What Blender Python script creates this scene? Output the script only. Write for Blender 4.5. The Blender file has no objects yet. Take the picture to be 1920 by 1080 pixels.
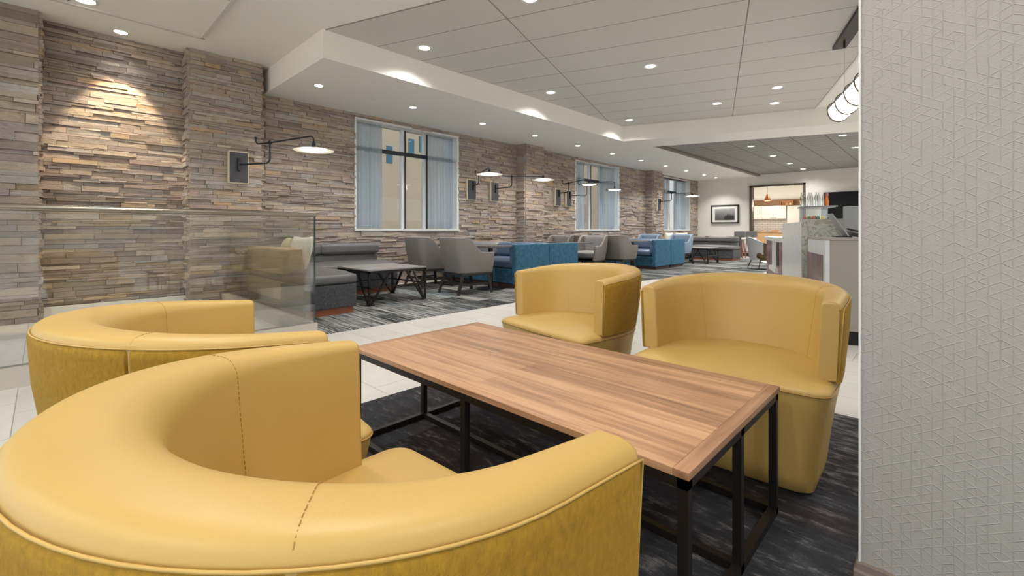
import bpy, bmesh, math, random
from mathutils import Vector, Matrix
R = math.radians
random.seed(7)
sc = bpy.context.scene
COL = sc.collection

# ------------------------------------------------------------------ helpers
def lin(c):
    return tuple(((v/255.)/12.92 if v/255. <= .04045 else ((v/255.+.055)/1.055)**2.4) for v in c)

def thing(name, label, cat, loc=(0, 0, 0), rz=0, group=None, kind=None):
    o = bpy.data.objects.new(name, None); COL.objects.link(o)
    o.location = loc; o.rotation_euler = (0, 0, rz); o.empty_display_size = .1
    tag(o, label, cat, group, kind); return o

def tag(o, label=None, cat=None, group=None, kind=None):
    if label: o['label'] = label
    if cat: o['category'] = cat
    if group: o['group'] = group
    if kind: o['kind'] = kind
    return o

def struct(o): o['kind'] = 'structure'; return o

class MB:
    def __init__(s): s.bm = bmesh.new()
    def box(s, c, d, rz=0, bevel=0, rot=None, seg=2):
        t = bmesh.new(); bmesh.ops.create_cube(t, size=1)
        bmesh.ops.scale(t, vec=d, verts=t.verts)
        if bevel: bmesh.ops.bevel(t, geom=t.edges[:], offset=bevel, segments=seg, affect='EDGES', profile=.5)
        m = rot.to_4x4() if rot else Matrix.Rotation(rz, 4, 'Z')
        t.transform(Matrix.Translation(c) @ m); s.add(t); return s
    def add(s, t):
        me = bpy.data.meshes.new('tmp'); t.to_mesh(me); t.free(); s.bm.from_mesh(me); bpy.data.meshes.remove(me)
    def bx(s, x0, x1, y0, y1, z0, z1, bevel=0):
        return s.box(((x0+x1)/2, (y0+y1)/2, (z0+z1)/2), (abs(x1-x0), abs(y1-y0), abs(z1-z0)), bevel=bevel)
    def bar(s, p, q, w, h=None, up=(0, 0, 1), bevel=0):
        p, q = Vector(p), Vector(q); d = q-p; L = d.length; z = d.normalized()
        x = Vector(up).cross(z)
        if x.length < 1e-4: x = Vector((1, 0, 0)).cross(z)
        x.normalize(); y = z.cross(x)
        m = Matrix((x, y, z)).transposed()
        return s.box((p+q)/2, (w, h or w, L), rot=m, bevel=bevel)
    def tube(s, pts, r, n=10, caps=True, closed=False):
        pts = [Vector(p) for p in pts]; rings = []; N = len(pts); px = None
        for i, p in enumerate(pts):
            if closed: t = pts[(i+1) % N]-pts[i-1]
            else: t = pts[min(i+1, N-1)]-pts[max(i-1, 0)]
            t.normalize()
            if px is None:
                a = Vector((0, 0, 1)) if abs(t.z) < .9 else Vector((1, 0, 0)); px = t.cross(a).normalized()
            px = (px-t*px.dot(t)).normalized(); py = t.cross(px)
            rr = r[i] if isinstance(r, (list, tuple)) else r
            rings.append([s.bm.verts.new(p+(px*math.cos(2*math.pi*k/n)+py*math.sin(2*math.pi*k/n))*rr) for k in range(n)])
        for i in range(N if closed else N-1):
            A, B = rings[i], rings[(i+1) % N]
            for k in range(n): s.bm.faces.new((A[k], A[(k+1) % n], B[(k+1) % n], B[k]))
        if caps and not closed:
            s.bm.faces.new(rings[0][::-1]); s.bm.faces.new(rings[-1])
        return s
    def lathe(s, prof, c=(0, 0, 0), n=32, caps=True):
        rings = []
        for r, z in prof:
            rings.append([s.bm.verts.new((c[0]+r*math.cos(2*math.pi*k/n), c[1]+r*math.sin(2*math.pi*k/n), c[2]+z)) for k in range(n)])
        for A, B in zip(rings, rings[1:]):
            for k in range(n): s.bm.faces.new((A[k], A[(k+1) % n], B[(k+1) % n], B[k]))
        if caps:
            s.bm.faces.new(rings[0][::-1]); s.bm.faces.new(rings[-1])
        return s
    def grid(s, P, flip=False, closed_u=False):
        V = [[s.bm.verts.new(p) for p in row] for row in P]
        nu = len(V)
        for i in range(nu if closed_u else nu-1):
            A, B = V[i], V[(i+1) % nu]
            for j in range(len(A)-1):
                f = (A[j], A[j+1], B[j+1], B[j]); s.bm.faces.new(f[::-1] if flip else f)
        return V
    def prism(s, pts, z0, z1):
        a = [s.bm.verts.new((x, y, z0)) for x, y in pts]; b = [s.bm.verts.new((x, y, z1)) for x, y in pts]; n = len(pts)
        s.bm.faces.new(a[::-1]); s.bm.faces.new(b)
        for k in range(n): s.bm.faces.new((a[k], a[(k+1) % n], b[(k+1) % n], b[k]))
        return s
    def cushion(s, c, d, r=.05, puff=.02, n=10, rot=None, rz=0):
        """soft rounded box: sizes d, corner radius r, faces bulged by puff"""
        t = bmesh.new(); bmesh.ops.create_cube(t, size=2); bmesh.ops.subdivide_edges(t, edges=t.edges[:], cuts=n, use_grid_fill=True)
        h = Vector(d)/2
        for v in t.verts:
            u = v.co.copy(); p = Vector([u[i]*h[i] for i in range(3)])
            q = Vector([max(-(h[i]-r), min(h[i]-r, p[i])) for i in range(3)])
            e = p-q
            if e.length > 1e-9: p = q+e.normalized()*r
            f = (1-u.x**2)*(1-u.y**2) if abs(u.z) > .98 else 0
            if f: p.z += puff*f**.6*(1 if u.z > 0 else -1)
            if abs(u.y) > .98: p.y += puff*.6*((1-u.x**2)*(1-u.z**2))**.6*(1 if u.y > 0 else -1)
            if abs(u.x) > .98: p.x += puff*.6*((1-u.y**2)*(1-u.z**2))**.6*(1 if u.x > 0 else -1)
            v.co = p
        m = rot.to_4x4() if rot else Matrix.Rotation(rz, 4, 'Z')
        t.transform(Matrix.Translation(c) @ m); s.add(t); return s
    def build(s, name, m, parent=None, smooth=None, loc=None, rz=0, label=None):
        bmesh.ops.recalc_face_normals(s.bm, faces=s.bm.faces[:])
        me = bpy.data.meshes.new(name); s.bm.to_mesh(me); s.bm.free()
        for mm in (m if isinstance(m, list) else [m]): me.materials.append(mm)
        if smooth is not None:
            for p in me.polygons: p.use_smooth = True
            me.set_sharp_from_angle(angle=R(smooth))
        o = bpy.data.objects.new(name, me); COL.objects.link(o)
        if parent: o.parent = parent
        if loc: o.location = loc
        if rz: o.rotation_euler = (0, 0, rz)
        if label: o['label'] = label
        return o

def copy_tree(o, parent=None):
    c = o.copy(); COL.objects.link(c)
    if parent: c.parent = parent
    for ch in list(o.children): copy_tree(ch, c)
    return c

# ------------------------------------------------------------------ materials
def nt(name):
    m = bpy.data.materials.new(name); m.use_nodes = True; t = m.node_tree
    return m, t, t.nodes['Principled BSDF'], t.nodes['Material Output']
def N(t, typ, **k):
    n = t.nodes.new(typ)
    for a, b in k.items():
        if a.startswith('i_'): n.inputs[a[2:].replace('_', ' ')].default_value = b
        else: setattr(n, a, b)
    return n
def math_(t, op, a, b=None, c=None):
    n = t.nodes.new('ShaderNodeMath'); n.operation = op
    for i, v in enumerate((a, b, c)):
        if v is None: continue
        if hasattr(v, 'links') or hasattr(v, 'is_linked'): t.links.new(v, n.inputs[i])
        else: n.inputs[i].default_value = v
    return n.outputs[0]
def coords(t, scale=(1, 1, 1), rot=(0, 0, 0), kind='Object'):
    c = t.nodes.new('ShaderNodeTexCoord'); m = t.nodes.new('ShaderNodeMapping')
    m.inputs['Scale'].default_value = scale; m.inputs['Rotation'].default_value = rot
    t.links.new(c.outputs[kind], m.inputs['Vector']); return m.outputs['Vector']
def ramp(t, fac, stops):
    n = t.nodes.new('ShaderNodeValToRGB'); cr = n.color_ramp
    while len(cr.elements) > 1: cr.elements.remove(cr.elements[0])
    cr.elements[0].position = stops[0][0]; cr.elements[0].color = (*stops[0][1], 1)
    for p, c in stops[1:]:
        e = cr.elements.new(p); e.color = (*c, 1)
    t.links.new(fac, n.inputs[0]); return n.outputs[0]
def mix(t, fac, a, b, mode='MIX'):
    n = t.nodes.new('ShaderNodeMix'); n.data_type = 'RGBA'; n.blend_type = mode
    for i, v in ((0, fac), (6, a), (7, b)):
        if hasattr(v, 'is_linked'): t.links.new(v, n.inputs[i])
        else: n.inputs[i].default_value = v if i == 0 else (*v, 1)
    return n.outputs[2]
def bump(t, p, h, strength=.3, dist=.01):
    b = t.nodes.new('ShaderNodeBump'); b.inputs['Strength'].default_value = strength; b.inputs['Distance'].default_value = dist
    t.links.new(h, b.inputs['Height']); t.links.new(b.outputs[0], p.inputs['Normal'])
def mat(name, c, rough=.5, metal=0, var=0, vscale=8, bmp=0, bscale=200, stretch=(1, 1, 1), sheen=0, bdist=.002, spec=None, coat=0):
    m, t, p, o = nt(name); c = lin(c)
    p.inputs['Base Color'].default_value = (*c, 1); p.inputs['Roughness'].default_value = rough; p.inputs['Metallic'].default_value = metal
    if spec is not None: p.inputs['Specular IOR Level'].default_value = spec
    if sheen:
        p.inputs['Sheen Weight'].default_value = sheen; p.inputs['Sheen Roughness'].default_value = .4
        p.inputs['Sheen Tint'].default_value = (*[min(1, v*1.6+.05) for v in c], 1)
    if coat: p.inputs['Coat Weight'].default_value = coat; p.inputs['Coat Roughness'].default_value = .1
    if var:
        v = coords(t, stretch); n = N(t, 'ShaderNodeTexNoise', i_Scale=vscale, i_Detail=5.); t.links.new(v, n.inputs['Vector'])
        col = ramp(t, n.outputs[0], [(.3, tuple(x*(1-var) for x in c)), (.7, tuple(min(1, x*(1+var)) for x in c))])
        t.links.new(col, p.inputs['Base Color'])
    if bmp:
        v = coords(t, stretch); n = N(t, 'ShaderNodeTexNoise', i_Scale=bscale, i_Detail=3.); t.links.new(v, n.inputs['Vector'])
        bump(t, p, n.outputs[0], bmp, bdist)
    return m
def emis(name, c, s):
    m, t, p, o = nt(name); p.inputs['Emission Color'].default_value = (*lin(c), 1); p.inputs['Emission Strength'].default_value = s
    p.inputs['Base Color'].default_value = (*lin(c), 1); return m
def glassy(name, refl=.08, tint=(1, 1, 1), rough=0.0, fr=.8):
    m, t, p, o = nt(name); t.nodes.remove(p)
    a = t.nodes.new('ShaderNodeBsdfTransparent'); a.inputs[0].default_value = (*tint, 1)
    g = t.nodes.new('ShaderNodeBsdfGlossy'); g.inputs['Roughness'].default_value = rough
    lw = t.nodes.new('ShaderNodeLayerWeight'); lw.inputs[0].default_value = .35
    f = math_(t, 'MULTIPLY_ADD', lw.outputs['Fresnel'], fr, refl)
    x = t.nodes.new('ShaderNodeMixShader'); t.links.new(f, x.inputs[0]); t.links.new(a.outputs[0], x.inputs[1]); t.links.new(g.outputs[0], x.inputs[2])
    t.links.new(x.outputs[0], o.inputs[0]); return m

M = {}
M['leather'] = mat('yellow_leather', (195, 160, 90), .46, bmp=.10, bscale=350, var=.04, vscale=3, bdist=.001)
M['leather2'] = M['leather']
M['seam'] = mat('seam_thread', (174, 134, 70), .6)
M['tweed'] = mat('mustard_chenille', (164, 124, 30), .85, var=.16, vscale=150, stretch=(1, 1, .55), bmp=.5, bscale=500, sheen=.45)
M['piping'] = mat('yellow_piping', (198, 162, 88), .5)
M['black'] = mat('black_steel', (38, 33, 31), .42, .4)
M['bronze'] = mat('dark_bronze', (44, 48, 56), .4, .6)
M['steel'] = mat('brushed_steel', (158, 150, 138), .28, 1)
M['white'] = mat('white_paint', (208, 206, 200), .7)
M['ceil'] = mat('ceiling_paint', (240, 238, 233), .85)
M['wallb'] = mat('back_wall_paint', (226, 223, 217), .8)
M['trimw'] = mat('white_trim', (226, 224, 218), .5)
M['winf'] = mat('window_aluminium', (226, 227, 228), .4, .2)
M['wind'] = mat('dark_mullion', (40, 46, 52), .5)
M['greyl'] = mat('grey_leather', (98, 97, 98), .42, bmp=.06, bscale=300, bdist=.001)
M['greylb'] = mat('grey_vinyl_light', (138, 136, 136), .42)
M['greyt'] = mat('grey_tweed', (72, 73, 77), .9, var=.4, vscale=40, bmp=.3, bscale=400, sheen=.3)
M['copper'] = mat('copper_plinth', (150, 90, 62), .4, .3)
M['bluet'] = mat('blue_chenille', (46, 96, 122), .8, var=.3, vscale=16, bmp=.3, bscale=400, sheen=.5)
M['bluel'] = mat('slate_blue_leather', (86, 106, 132), .35, bmp=.04, bscale=300)
M['chair'] = mat('taupe_vinyl', (128, 122, 118), .4, bmp=.05, bscale=300)
M['chairin'] = mat('grey_tufted_fabric', (146, 144, 145), .8, bmp=.2, bscale=400)
M['chairb'] = mat('pale_blue_fabric', (132, 148, 166), .7)
M['dwood'] = mat('ebonised_wood', (40, 37, 36), .45)
M['ttop'] = mat('stone_tabletop', (140, 138, 137), .35, var=.04)
M['dtop'] = mat('dark_tabletop', (96, 92, 92), .3)
M['backer'] = mat('stone_joint', (84, 74, 66), .95)
M['board_edge'] = mat('sandstone_block', (202, 192, 170), .8)
M['boardp'] = mat('slate_backplate', (60, 61, 68), .55)
M['desk'] = mat('taupe_laminate', (158, 152, 144), .5)
M['kick'] = mat('black_kick', (28, 28, 30), .5)
M['beige'] = mat('beige_tweed', (170, 150, 124), .9, var=.2, vscale=60, stretch=(1, 1, 1))
M['pillow'] = mat('cream_pillow', (226, 220, 206), .9, var=.06, vscale=20)
M['pillowy'] = mat('yellowish_pillow', (214, 204, 160), .9)
M['tv'] = mat('tv_screen', (18, 18, 20), .4, spec=.2)
M['plastic_dark'] = mat('dark_plastic', (46, 44, 44), .4)
M['plastic_grey'] = mat('grey_plastic', (150, 152, 154), .45)
M['wood_beam'] = mat('walnut_beam', (122, 88, 56), .6, var=.15, vscale=6, stretch=(1, 8, 8))
M['cab'] = mat('cream_cabinet', (232, 230, 222), .5)
M['cabw'] = mat('maple_cabinet', (214, 178, 140), .5)
M['frame'] = mat('bronze_frame', (92, 82, 70), .45, .4)
M['olive'] = mat('olive_tweed', (84, 66, 34), .9, var=.45, vscale=50)
M['rose'] = mat('rose_wood', (128, 100, 98), .25, var=.35, vscale=14, stretch=(8, 8, .3))
M['quartz'] = mat('white_quartz', (214, 214, 214), .25, var=.05, vscale=12)
M['basebd'] = mat('brown_baseboard', (72, 52, 46), .6)
M['wbase'] = mat('grey_wood_base', (128, 114, 104), .5, var=.08, vscale=10, stretch=(.3, 4, 4))
M['glass'] = glassy('railing_glass', .045, (.975, .985, .98))
M['gedge'] = mat('glass_edge', (52, 66, 66), .1)
M['pane'] = glassy('window_glass', .0, (.66, .645, .63), fr=.3)
M['glass2'] = glassy('side_railing_glass', .01, (.975, .985, .98), fr=.4)
M['clear'] = glassy('clear_bottle', .22, (.93, .95, .95), .05)
M['lens'] = emis('downlight_lens', (255, 250, 240), 7)
M['lensd'] = emis('downlight_reflector', (255, 252, 246), 2.2)
M['shade_in'] = emis('lamp_diffuser', (255, 250, 238), 6)
M['shade'] = mat('enamel_shade', (196, 194, 190), .35)
M['shade_dk'] = mat('dark_enamel_shade', (70, 66, 62), .35)
M['tubelens'] = emis('pendant_diffuser', (255, 252, 244), .85)
M['clay'] = mat('orange_syrup', (226, 118, 40), .4)
M['red'] = mat('red_plastic', (176, 104, 104), .5)
M['green'] = mat('green_wrap', (96, 124, 104), .5)
M['yellowp'] = mat('yellow_wrap', (204, 196, 110), .5)
M['bldg'] = mat('render_building', (204, 190, 168), .9, var=.04, vscale=1)
M['bldg2'] = mat('yellow_building', (196, 190, 146), .9)
M['bwin'] = mat('blue_window', (70, 118, 140), .15)
M['pinkb'] = mat('brick_building', (176, 146, 130), .9)
M['ground'] = mat('asphalt', (140, 138, 132), .9)

def curtain_mat():
    m, t, p, o = nt('sheer_curtain'); t.nodes.remove(p)
    a = t.nodes.new('ShaderNodeBsdfTransparent'); a.inputs[0].default_value = (.95, .97, 1, 1)
    d = t.nodes.new('ShaderNodeBsdfDiffuse'); d.inputs[0].default_value = (*lin((206, 216, 224)), 1)
    tr = t.nodes.new('ShaderNodeBsdfTranslucent'); tr.inputs[0].default_value = (*lin((206, 218, 228)), 1)
    x = t.nodes.new('ShaderNodeMixShader'); x.inputs[0].default_value = .5
    t.links.new(d.outputs[0], x.inputs[1]); t.links.new(tr.outputs[0], x.inputs[2])
    y = t.nodes.new('ShaderNodeMixShader'); y.inputs[0].default_value = .5
    t.links.new(a.outputs[0], y.inputs[1]); t.links.new(x.outputs[0], y.inputs[2]); t.links.new(y.outputs[0], o.inputs[0]); return m
M['curtain'] = curtain_mat()

def stone_mat():
    m, t, p, o = nt('ledgestone'); a = N(t, 'ShaderNodeVertexColor', layer_name='Col')
    v = coords(t, (1, 1, 3)); n = N(t, 'ShaderNodeTexNoise', i_Scale=9., i_Detail=7., i_Roughness=.65); t.links.new(v, n.inputs['Vector'])
    c = mix(t, 1.0, a.outputs[0], ramp(t, n.outputs[0], [(.25, (.74, .70, .66)), (.5, (1, 1, 1)), (.75, (1.0, 1.02, 1.05))]), 'MULTIPLY')
    n3 = N(t, 'ShaderNodeTexNoise', i_Scale=3., i_Detail=3.); t.links.new(v, n3.inputs['Vector'])
    c = mix(t, 1.0, c, ramp(t, n3.outputs[0], [(.3, (1.04, 1, .95)), (.7, (.95, .97, 1.03))]), 'MULTIPLY')
    t.links.new(c, p.inputs['Base Color']); p.inputs['Roughness'].default_value = .88
    v2 = coords(t, (1, 1, 2.5)); n2 = N(t, 'ShaderNodeTexNoise', i_Scale=28., i_Detail=8., i_Roughness=.7); t.links.new(v2, n2.inputs['Vector'])
    bump(t, p, n2.outputs[0], .9, .012); return m
M['stone'] = stone_mat()

def brickgrid(t, vec, bw, rh, mortar, offset=0.5, c1=(.6, .6, .6), c2=(.5, .5, .5), cm=(.1, .1, .1), freq=2):
    b = N(t, 'ShaderNodeTexBrick', offset=offset, offset_frequency=freq)
    b.inputs['Color1'].default_value = (*c1, 1); b.inputs['Color2'].default_value = (*c2, 1); b.inputs['Mortar'].default_value = (*cm, 1)
    b.inputs['Scale'].default_value = 1; b.inputs['Mortar Size'].default_value = mortar; b.inputs['Mortar Smooth'].default_value = .1
    b.inputs['Brick Width'].default_value = bw; b.inputs['Row Height'].default_value = rh
    t.links.new(vec, b.inputs['Vector']); return b

def tile_mat():
    m, t, p, o = nt('floor_tile'); c = t.nodes.new('ShaderNodeTexCoord'); mp = t.nodes.new('ShaderNodeMapping')
    mp.inputs['Location'].default_value = (.477, -.19, 0); t.links.new(c.outputs['Object'], mp.inputs[0])
    b = brickgrid(t, mp.outputs[0], .6, .2975, .0022, .33, lin((212, 209, 203)), lin((204, 201, 195)), lin((158, 150, 142)))
    n = N(t, 'ShaderNodeTexNoise', i_Scale=5., i_Detail=6.); t.links.new(coords(t, (1, 3, 1)), n.inputs['Vector'])
    col = mix(t, .5, b.outputs[0], ramp(t, n.outputs[0], [(.3, (.86, .85, .83)), (.7, (1, 1, 1))]), 'MULTIPLY')
    t.links.new(col, p.inputs['Base Color']); p.inputs['Roughness'].default_value = .38
    h = math_(t, 'SUBTRACT', 1., b.outputs['Fac']); bump(t, p, h, .4, .002); return m
M['tile'] = tile_mat()

def carpet_mat(name, cols, sx, sy, plank=(1.0, .25), amt=.35, thr=None, tint=None):
    """streaky loop carpet: long thin streaks along x, tile planks of slightly different tone"""
    m, t, p, o = nt(name)
    v = coords(t, (sx, sy, 1)); n = N(t, 'ShaderNodeTexNoise', i_Scale=1., i_Detail=5., i_Roughness=.7); t.links.new(v, n.inputs['Vector'])
    b = brickgrid(t, coords(t), plank[0], plank[1], .0, .5, (0, 0, 0), (1, 1, 1), (0, 0, 0))
    sh = math_(t, 'MULTIPLY_ADD', b.outputs[0], amt, -amt/2)
    f = math_(t, 'ADD', n.outputs[0], sh)
    col = ramp(t, f, cols)
    if tint:
        n5 = N(t, 'ShaderNodeTexNoise', i_Scale=1.3, i_Detail=1.); t.links.new(coords(t, (.6, 1.6, 1)), n5.inputs['Vector'])
        col = mix(t, ramp(t, n5.outputs[0], [(.55, (0, 0, 0)), (.68, (1, 1, 1))]), col, mix(t, 1.0, col, tint, 'MULTIPLY'))
    n2 = N(t, 'ShaderNodeTexNoise', i_Scale=350., i_Detail=2.); t.links.new(coords(t), n2.inputs['Vector'])
    col = mix(t, .55, col, ramp(t, n2.outputs[0], [(.3, (.45, .45, .45)), (.7, (1.35, 1.35, 1.35))]), 'MULTIPLY')
    t.links.new(col, p.inputs['Base Color']); p.inputs['Roughness'].default_value = .95; p.inputs['Specular IOR Level'].default_value = .1
    bump(t, p, n2.outputs[0], .6, .004); return m
M['carpetf'] = carpet_mat('striped_carpet', [(.42, lin((30, 32, 34))), (.485, lin((80, 82, 83))), (.54, lin((140, 140, 138))), (.62, lin((178, 177, 173)))], 2.0, 52, (1.0, .25), .14, tint=(.82, .95, 1.02))
M['carpetn'] = carpet_mat('charcoal_carpet', [(.42, lin((54, 54, 58))), (.54, lin((66, 66, 70))), (.59, lin((92, 91, 92))), (.70, lin((128, 124, 121)))], 9, 30, (.5, .5), .10, tint=(1.15, .9, .82))

def walnut():
    m, t, p, o = nt('walnut_top'); b = brickgrid(t, coords(t), 2.4, .098, .0004, .5, (0, 0, 0), (1, 1, 1), (.5, .5, .5))
    v = coords(t, (1.2, 26, 26)); n = N(t, 'ShaderNodeTexNoise', i_Scale=1.3, i_Detail=9., i_Roughness=.65, i_Distortion=.8); t.links.new(v, n.inputs['Vector'])
    f = math_(t, 'ADD', math_(t, 'MULTIPLY', n.outputs[0], .85), math_(t, 'MULTIPLY', b.outputs[0], .15))
    col = ramp(t, f, [(.30, lin((126, 92, 66))), (.45, lin((166, 124, 92))), (.58, lin((194, 150, 114))), (.75, lin((210, 168, 130)))])
    n2 = N(t, 'ShaderNodeTexNoise', i_Scale=1., i_Detail=4.); t.links.new(coords(t, (8, 300, 300)), n2.inputs['Vector'])
    col = mix(t, .3, col, ramp(t, n2.outputs[0], [(.35, (.6, .55, .5)), (.6, (1, 1, 1))]), 'MULTIPLY')
    t.links.new(col, p.inputs['Base Color']); p.inputs['Roughness'].default_value = .38; return m
M['walnut'] = walnut()
def walnut_end():
    m, t, p, o = nt('walnut_edge'); n = N(t, 'ShaderNodeTexNoise', i_Scale=1.3, i_Detail=9., i_Distortion=.6); t.links.new(coords(t, (26, 1.6, 26)), n.inputs['Vector'])
    t.links.new(ramp(t, n.outputs[0], [(.3, lin((128, 90, 64))), (.7, lin((184, 140, 106)))]), p.inputs['Base Color']); p.inputs['Roughness'].default_value = .4; return m
M['walnut_end'] = walnut_end()

def ceil_tiles(name, col, lw, w, l, linec, off=(0, 0), streak=0):
    m, t, p, o = nt(name); c = t.nodes.new('ShaderNodeTexCoord'); mp = t.nodes.new('ShaderNodeMapping')
    mp.inputs['Location'].default_value = (off[0], off[1], 0); t.links.new(c.outputs['Object'], mp.inputs[0])
    b = brickgrid(t, mp.outputs[0], l, w, lw, 0, lin(col), tuple(x*.985 for x in lin(col)), lin(linec), 1)
    cc = b.outputs[0]
    if streak:
        n = N(t, 'ShaderNodeTexNoise', i_Scale=1., i_Detail=5.); t.links.new(coords(t, (1.2, 14, 1)), n.inputs['Vector'])
        cc = mix(t, streak, cc, ramp(t, n.outputs[0], [(.35, (.7, .7, .7)), (.65, (1.1, 1.1, 1.1))]), 'MULTIPLY')
    t.links.new(cc, p.inputs['Base Color']); p.inputs['Roughness'].default_value = .9
    bump(t, p, math_(t, 'SUBTRACT', 1., b.outputs['Fac']), .5, .01); return m
# local x = across (n), local y = along (m)
M['ctile'] = ceil_tiles('lay_in_tiles', (207, 204, 199), .006, .61, 2.34, (128, 124, 118), (2.04, 0))
M['dtile'] = ceil_tiles('dark_wood_tiles', (152, 150, 146), .008, .30, .60, (84, 80, 76), (0, 0), .4)

def wallpaper():
    m, t, p, o = nt('folded_paper_wallcovering')
    c = t.nodes.new('ShaderNodeTexCoord'); s = t.nodes.new('ShaderNodeSeparateXYZ'); t.links.new(c.outputs['Object'], s.inputs[0])
    nz = N(t, 'ShaderNodeTexNoise', i_Scale=30., i_Detail=1.); t.links.new(c.outputs['Object'], nz.inputs[0])
    wob = math_(t, 'MULTIPLY_ADD', nz.outputs[0], .004, -.002)
    u = math_(t, 'ADD', s.outputs['X'], wob); z = math_(t, 'ADD', s.outputs['Z'], wob)
    P0, Q0 = .0183, .0212
    hs = []
    for k, (a, b, per) in enumerate(((1, 0, P0), (-.577, 1, Q0), (.577, 1, Q0))):
        w = math_(t, 'ADD', math_(t, 'MULTIPLY', u, a), math_(t, 'MULTIPLY', z, b))
        q = math_(t, 'DIVIDE', w, per); fr = math_(t, 'FRACT', math_(t, 'ADD', q, .5)); d = math_(t, 'ABSOLUTE', math_(t, 'SUBTRACT', fr, .5))
        line = math_(t, 'SUBTRACT', 1., math_(t, 'MINIMUM', math_(t, 'MULTIPLY', d, 14.), 1.))
        # white noise per segment decides whether this fold stands up
        ri = math_(t, 'ROUND', q); ci = math_(t, 'FLOOR', math_(t, 'DIVIDE', z if k == 0 else u, P0 if k else Q0))
        cb = t.nodes.new('ShaderNodeCombineXYZ'); t.links.new(ri, cb.inputs[0]); t.links.new(ci, cb.inputs[1]); cb.inputs[2].default_value = k*7.3
        wn = t.nodes.new('ShaderNodeTexWhiteNoise'); t.links.new(cb.outputs[0], wn.inputs[0])
        amp = math_(t, 'POWER', wn.outputs[0], 1.0 if k == 0 else 2.0)
        hs.append(math_(t, 'MULTIPLY', line, math_(t, 'MULTIPLY_ADD', amp, .9, .1)))
    h = math_(t, 'MAXIMUM', math_(t, 'MAXIMUM', hs[0], hs[1]), hs[2])
    n2 = N(t, 'ShaderNodeTexNoise', i_Scale=120., i_Detail=4.); t.links.new(coords(t, (1, 1, 4)), n2.inputs['Vector'])
    hh = math_(t, 'ADD', h, math_(t, 'MULTIPLY', n2.outputs[0], .10))
    p.inputs['Roughness'].default_value = .55
    col = mix(t, math_(t, 'MULTIPLY', h, .45), lin((163, 157, 151)), lin((192, 187, 182)))
    t.links.new(col, p.inputs['Base Color']); bump(t, p, hh, .62, .0028); return m
M['wallpaper'] = wallpaper()

def marble():
    m, t, p, o = nt('grey_marble'); n = N(t, 'ShaderNodeTexNoise', i_Scale=7., i_Detail=8., i_Distortion=2.5); t.links.new(coords(t), n.inputs['Vector'])
    t.links.new(ramp(t, n.outputs[0], [(.3, lin((140, 140, 134))), (.5, lin((186, 186, 180))), (.56, lin((150, 146, 132))), (.7, lin((196, 197, 193)))]), p.inputs['Base Color']); p.inputs['Roughness'].default_value = .2; return m
M['marble'] = marble()
def subway():
    m, t, p, o = nt('subway_tile'); c = t.nodes.new('ShaderNodeTexCoord'); s = t.nodes.new('ShaderNodeSeparateXYZ'); t.links.new(c.outputs['Object'], s.inputs[0])
    cb = t.nodes.new('ShaderNodeCombineXYZ'); t.links.new(s.outputs['X'], cb.inputs[0]); t.links.new(s.outputs['Z'], cb.inputs[1])
    b = brickgrid(t, cb.outputs[0], .2, .075, .008, .5, lin((232, 234, 236)), lin((224, 227, 230)), lin((186, 184, 182)))
    t.links.new(b.outputs[0], p.inputs['Base Color']); p.inputs['Roughness'].default_value = .2; return m
M['subway'] = subway()
def skyline_mat():
    m, t, p, o = nt('mono_skyline_print'); c = t.nodes.new('ShaderNodeTexCoord'); s = t.nodes.new('ShaderNodeSeparateXYZ'); t.links.new(c.outputs['Object'], s.inputs[0])
    g = ramp(t, math_(t, 'MULTIPLY_ADD', s.outputs['Z'], 1.6, .5), [(0, lin((60, 60, 60))), (.45, lin((120, 120, 120))), (1, lin((196, 196, 196)))])
    n = N(t, 'ShaderNodeTexNoise', i_Scale=6., i_Detail=6.); t.links.new(coords(t), n.inputs['Vector'])
    t.links.new(mix(t, .35, g, ramp(t, n.outputs[0], [(.3, (.3, .3, .3)), (.7, (1.2, 1.2, 1.2))]), 'MULTIPLY'), p.inputs['Base Color']); return m
M['print'] = skyline_mat()

# ------------------------------------------------------------------ layout constants
ZL, ZU, ZD = 2.90, 3.23, 2.97       # soffit, upper ceiling, dark ceiling
XW = -7.04                          # stone wall plane
GA = R(19.4)
def G(m, n): return (-math.sin(GA)*m+math.cos(GA)*n, math.cos(GA)*m+math.sin(GA)*n)

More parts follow.
